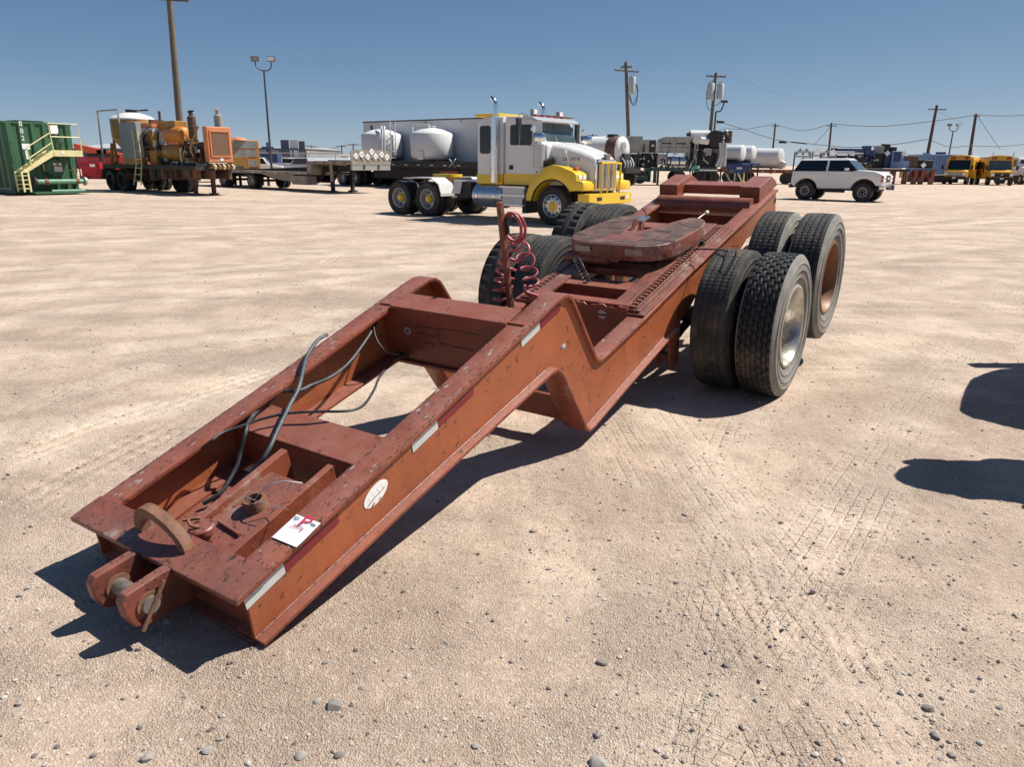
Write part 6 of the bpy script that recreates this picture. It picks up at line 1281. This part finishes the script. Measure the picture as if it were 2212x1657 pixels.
# red slatted crates and an orange loader behind the frac tank
a = at(zA1(680,700), 58); c = at(zA1(885,820), 58)
for k in range(3):
    o = thing('steel_crate', ('red slatted steel crate nearest the frac tank','red slatted steel crate, middle of three behind the tank','red slatted steel crate nearest the orange trailer')[k], 'crate', (a.x+k*1.75,a.y+.15*k,0), 0., 'red steel crates')
    part(MB().box(0,1.62,0,1.6,0,.12), 'crate_floor', REDMACH, o); part(MB().box(.1,1.5,.2,1.4,.12,1.25), 'crate_load', REDMACH, o)
    sl = MB().box(-.05,.05,-.03,0,.1,1.55).mesh('crate_slat', REDMACH)
    for q in range(9): s_ = link('crate_slat', sl, o); s_.location = (.06+.19*q, 0, 0)
    for z in (.1,.8,1.5): part(MB().box(0,1.62,-.05,-.03,z,z+.1), 'crate_rail', REDMACH, o)
    part(MB().box(.9,1.3,-.06,-.052,.9,1.1), 'crate_tag', PAPER, o)
a = at(zA1(820,660), 66); o = thing('boom_loader', 'orange red boom loader standing behind the red crates', 'loader', (a.x,a.y,0))
part(MB().hexa([(-1.6,0,2.2),(3.4,0,1.0),(3.4,.6,1.0),(-1.6,.6,2.2),(-1.6,0,2.7),(3.4,0,1.7),(3.4,.6,1.7),(-1.6,.6,2.7)]), 'loader_boom', REDOR, o); part(MB().box(-.6,2.0,-.1,1.6,.9,1.9), 'loader_body', DARK, o, None, .1); part(MB().box(.2,1.2,0,1.2,1.7,2.3), 'loader_cab', DARK, o, None, .1)
for x in (-.2,1.8): part(MB().cyl((x,-.2,.6),(x,.2,.6), .6, 18), 'tyre', RUBBER, o, 40); part(MB().cyl((x,1.3,.6),(x,1.7,.6), .6, 18), 'tyre', RUBBER, o, 40)
# chain link fence posts along the far side
a = at(zA1(690,585), 80); c = at(zA1(905,600), 80)
o = thing('fence', 'galvanised wire fence with thin posts behind the red crates', 'fence', (a.x,a.y,0)); L_ = c.x-a.x+14
for k in range(8): part(MB().cyl((L_*k/7,0,0),(L_*k/7,0,2.6), .04, 6), 'fence_post', GALV, o)
part(MB().cyl((0,0,2.5),(L_,0,2.5), .03, 5), 'top_rail', GALV, o); part(MB().cyl((0,0,1.3),(L_,0,1.3), .015, 5), 'fence_wire', GALV, o)
a = at(zb_(440,745), 85); o = thing('fence', 'galvanised pipe fence in front of the low grey shed', 'fence', (a.x,a.y,0)); L_ = 30
for k in range(11): part(MB().cyl((L_*k/10,0,0),(L_*k/10,0,2.3), .04, 6), 'fence_post', GALV, o)
part(MB().cyl((0,0,2.28),(L_,0,2.28), .05, 5), 'top_rail', GALV, o); part(MB().cyl((0,0,1.2),(L_,0,1.2), .02, 5), 'fence_wire', GALV, o)
# small vehicles seen over the flatbed deck
def pickup(label, p, Y, rz, m, m2=None):
    a = at(p, Y); o = thing('pickup_truck', label, 'pickup', (a.x,a.y,0), rz)
    part(MB().prism([(-2.6,.55),(2.5,.55),(2.55,.95),(1.3,1.1),(.75,1.75),(-.7,1.78),(-.85,1.12),(-2.6,1.12)], 'y', -.95, .95), 'body', m, o, 40, .05)
    for s in (-1,1):
        part(MB().prism([(-.62,1.15),(1.0,1.15),(.70,1.68),(-.58,1.70)], 'y', s*.955-.006, s*.955+.006), 'side_window', GLASSD, o)
        for x in (-1.7,1.65): part(MB().cyl((x,s*.98,.38),(x,s*.72,.38), .38, 16), 'tyre', RUBBER, o, 40); part(MB().cyl((x,s*.985,.38),(x,s*.9,.38), .2, 12), 'wheel', LGREY, o)
    part(MB().hexa([(1.22,-.85,1.15),(1.3,-.85,1.13),(1.3,.85,1.13),(1.22,.85,1.15),(.80,-.75,1.70),(.84,-.75,1.72),(.84,.75,1.72),(.80,.75,1.70)]), 'windscreen', GLASSW, o)
    if m2: part(MB().box(-2.5,-.95,-.9,.9,1.0,1.7), 'truck_bed_load', m2, o, None, .03)
for lab, p, Y, rz, m, m2 in (('white pickup with a maroon load seen over the flatbed deck', zb_(470,850), 78, .2, WHITE, REDMACH), ('white car behind the right part of the flatbed deck', zb_(930,840), 96, 2.9, WHITE, None),
    ('white car behind the middle of the flatbed deck', zb_(780,840), 96, .3, WHITE, None), ('maroon pickup below the grey workshop', zb_(470,790), 92, .2, REDMACH, None), ('silver car just left of the step of the flatbed deck', zb_(970,880), 80, 3.0, LGREY, None)):
    pickup(lab, p, Y, rz, m, m2)
a = at(zb_(575,790), 90); o = thing('winch_rig', 'small blue winch rig below the workshop, beside the light pole', 'machine', (a.x,a.y,0))
part(MB().box(-1.2,1.2,0,1.4,.6,2.2), 'rig_body', NAVY, o, None, .05); part(MB().cyl((0,.4,2.2),(0,.4,3.5), .14, 8), 'rig_mast', NAVY, o); part(MB().box(-.7,.7,.3,.5,2.8,3.0), 'rig_arm', NAVY, o)
for x in (-.8,.8): part(MB().cyl((x,-.1,.4),(x,.2,.4), .4, 14), 'tyre', RUBBER, o, 40)
a = at(zb_(700,850), 82); o = thing('pipe_rack', 'long low rack of grey pipes behind the flatbed deck', 'pipe rack', (a.x,a.y,0))
for k in range(6): part(MB().cyl((-3,.3*k,1.0+.05*(k%2)),(6,.3*k,1.0+.05*(k%2)), .12, 8), 'pipe', LGREY if k%2 else GALV, o, 40)
for x in (-2.5,1.5,5.5): part(MB().box(x,x+.15,-.2,1.8,0,.88), 'rack_leg', DARK, o)

# ---------------------------------------------------------------- the neighbour just outside the right edge, which throws the shadows
nb = thing('parked_trailer', 'dark trailer nose just outside the right edge, throwing a shadow on the gravel', 'trailer', (5.6,4.6,0))
def sl_(n, pts, z0, z1, m): return part(MB().prism([(x-5.6,y-4.6) for x,y in pts], 'z', z0, z1), n, m, nb, None, .02)
sl_('trailer_deck', smooth_poly([(5.05,6.35),(4.62,6.08),(4.42,5.86),(3.97,5.22),(3.92,5.05),(4.05,4.84),(4.3,4.62),(5.2,4.25),(8.5,4.0),(8.5,6.6)], 1), .95, 1.15, REDD)
sl_('hitch_plate', smooth_poly([(3.16,4.22),(2.93,4.06),(2.90,3.93),(3.0,3.82),(3.3,3.70),(3.75,3.52),(5.2,3.45),(5.2,4.25),(3.9,4.24)], 1), 1.05, 1.15, REDD)
for pts in (((-2.2,-.62,1.12),(-2.45,-.50,1.08),(-2.56,-.56,1.04),(-2.5,-.72,1.0)), ((-2.1,-.75,1.12),(-2.42,-.86,1.08),(-2.56,-.80,1.0)), ((-2.0,-.5,1.16),(-2.3,-.36,1.2),(-2.5,-.40,1.15)), ((-1.6,-1.0,1.1),(-2.0,-1.12,1.05),(-2.3,-1.0,1.0)), ((-1.5,-.42,1.15),(-1.9,-.34,1.18),(-2.1,-.42,1.12))):
    part(MB().tube(bez(pts, 8), .035, 6), 'shadow_hose', BLACKR, nb, 60)  # unseen hoses, added to give the thrown shadow fingers
for x, y, a_ in ((-2.45,-.66,.3),(-1.95,-.98,-.2),(-1.35,-1.12,.2),(-1.75,-.42,.4)): part(MB().box(-.16,.12,-.05,.06,1.0,1.12, Matrix.Translation((x,y,0)) @ Matrix.Rotation(a_, 4, 'Z')), 'shadow_bracket', DARK, nb)  # unseen stubs, added to make the shadow's edge ragged
part(MB().box(-.85,-.2,1.72,1.86,.98,1.12), 'shadow_step', DARK, nb)  # unseen block, added to notch the shadow's outline
for x, y in ((-.3,-.9),(-.3,1.2)): part(MB().box(x,x+.2,y,y+.2,0,.95), 'landing_leg', DARK, nb)
for x in (2.2,): 
    for y in (-1.0,1.3): part(MB().cyl((x,y,.51),(x,y+.3,.51), .51, 20), 'tyre', RUBBER, nb, 40)
part(MB().box(-.4,2.6,-.5,1.4,.6,.95), 'frame_rail', DARK, nb)

# ---------------------------------------------------------------- gravel and loose stones
def rock_mesh(name, seed, m, sub=2):
    bm = bmesh.new(); bmesh.ops.create_icosphere(bm, subdivisions=sub, radius=1.); rs = random.Random(seed)
    pl_ = [(Vector((rs.uniform(-1,1),rs.uniform(-1,1),rs.uniform(-.6,1))).normalized(), rs.uniform(.55,.9)) for _ in range(9)]
    for v in bm.verts:
        for n_, d_ in pl_:
            k = v.co.dot(n_)
            if k > d_: v.co -= n_*(k-d_)*.9
        v.co.z *= .72; v.co.x *= 1.15
    me = bpy.data.meshes.new(name); bm.to_mesh(me); bm.free(); me.materials.append(m)
    me.polygons.foreach_set('use_smooth', [True]*len(me.polygons)); me.set_sharp_from_angle(angle=R(30)); return me
RK = [rock_mesh('stone', k, STONES[(0,1,2,0)[k%4]]) for k in range(8)]
zG = zm(1300,1000,.50226); zH = zm(400,1500,.31646)
big = [(zG(235,1110),0.0197,0,'angular grey stone standing alone in the foreground, right of centre'), (zG(820,1127),0.0151,3,'rounded grey stone lying in the middle of the tyre track'), (zH(1220,515),0.0255,0,'largest rounded grey stone in front of the dolly nose'),
       (zH(980,885),0.0186,6,'pale rounded stone nearest the bottom edge, left of a like pair'), (zH(1268,880),0.0162,4,'grey stone close to the bottom edge, right of the pale one'), (zG(215,1600),0.0319,2,'pale stone cut off by the bottom edge of the photo'), (zG(1765,1342),0.0197,4,'flat pale stone in the lower right corner area'), (zH(275,858),0.0174,2,'flat pale stone at the lower left'),
       (zH(1100,475),0.0139,6,'small pale stone touching the largest grey stone'), (zG(1075,462),0.0128,1,'small dark angular stone in the middle of the gravel, right'), (zG(622,425),0.0139,0,'grey stone on the gravel below the step of the dolly')]
for p, r_, k, lab in big:
    c = ground(p); o = link('stone', RK[k]); o.location = (c.x,c.y,hgt(c.x,c.y)+r_*.2); o.scale = (r_,)*3; o.rotation_euler = (0,0,random.uniform(0,6)); tag(o, lab, 'stone')
small = [zG(x,y) for x,y in ((222,717),(583,738),(975,680),(1195,673),(1620,672),(1645,618),(960,1288),(1385,1352),(1450,1362),(1705,1385),(1520,1415),(1250,1503),(1460,1478),(1825,1510),(1720,1498),(1860,1490),(730,1223),(400,1260),(247,1282),(320,1170),(510,868),(1105,310),(1178,430),(1098,246),(475,177),(293,257),(265,352),(1305,853),(530,1557),(570,1493),(1820,1568),(1680,1275),(2100,1325),(2175,910),(1183,1375),(522,1437),(720,308),(270,540),(350,637),(1415,922))]
small += [zH(x,y) for x,y in ((475,207),(160,303),(115,450),(255,525),(1115,92),(1380,95),(1735,122),(1635,243),(1420,372),(1350,508),(690,685),(1480,712),(1535,615),(920,795),(1700,940),(2060,35),(1155,190),(290,700),(1915,655),(2165,425))]
for i, p in enumerate(small):
    c = ground(p); r_ = random.uniform(.006,.0105); o = link('stone', RK[(i*5)%8]); o.location = (c.x,c.y,hgt(c.x,c.y)+r_*.15); o.scale = (r_*random.uniform(.9,1.3),r_,r_*random.uniform(.8,1.1)); o.rotation_euler = (random.uniform(-.3,.3),0,random.uniform(0,6))
    tag(o, 'small loose stone lying on the tan gravel in the foreground', 'stone', 'small loose stones on the gravel')
def pebbles(n, r0, r1, m, seed, ymax, name, dens):
    rs = np.random.RandomState(seed); bm = bmesh.new(); bmesh.ops.create_icosphere(bm, subdivisions=1, radius=1.); bm.verts.ensure_lookup_table()
    bv = np.array([v.co[:] for v in bm.verts]); bf = np.array([[v.index for v in f.verts] for f in bm.faces]); bm.free()
    if n > 9000: bv = np.array([(1,0,0),(-1,0,0),(0,1,0),(0,-1,0),(0,0,1),(0,0,-1)], float); bf = np.array([(0,2,4),(2,1,4),(1,3,4),(3,0,4),(2,0,5),(1,2,5),(3,1,5),(0,3,5)])
    y = .7+(ymax-.7)*rs.rand(n*6)**1.9; x = (rs.rand(n*6)*2-1)*(.8*y+.7)
    k = vnoise(x, y, dens, seed+50)+.25*rs.rand(n*6) > .12; x = x[k][:n]; y = y[k][:n]; n = len(x)
    gi = np.clip(np.searchsorted(gx, x), 0, nxg-1); gj = np.clip(np.searchsorted(gy, y), 0, nyg-1); z = H[gj,gi]
    r = r0*(r1/r0)**(rs.rand(n)**2.2); a = rs.rand(n)*6.28; sc_ = np.stack([r*(.8+.6*rs.rand(n)), r*(.7+.4*rs.rand(n)), r*(.5+.4*rs.rand(n))], 1)
    jit = 1+.35*(rs.rand(n,len(bv),1)-.5); P = bv[None]*jit*sc_[:,None,:]; ca, sa = np.cos(a)[:,None], np.sin(a)[:,None]
    X = P[:,:,0]*ca-P[:,:,1]*sa+x[:,None]; Yp = P[:,:,0]*sa+P[:,:,1]*ca+y[:,None]; Zp = P[:,:,2]+z[:,None]+sc_[:,2:3]*.35
    V = np.stack([X,Yp,Zp], -1).reshape(-1,3); F = (bf[None]+(np.arange(n)*len(bv))[:,None,None]).reshape(-1,3)
    return stuff(link(name, np_mesh(name, V, F, m, False)))
tag(pebbles(26000, .0022, .0060, mat('tan_grit', (.46,.36,.275), .9, var=.35, scale=30), 21, 9, 'gravel', 1.3), 'fine tan grit scattered over the yard', 'gravel')
tag(pebbles(3800, .004, .010, STONES[2], 22, 12, 'gravel', .9), 'pale pebbles scattered over the yard', 'gravel')
tag(pebbles(1100, .004, .010, STONES[1], 23, 14, 'gravel', 1.1), 'dark pebbles scattered over the yard', 'gravel')
tag(pebbles(900, .007, .016, STONES[0], 24, 34, 'gravel', .6), 'grey pebbles scattered out towards the parked trucks', 'gravel')
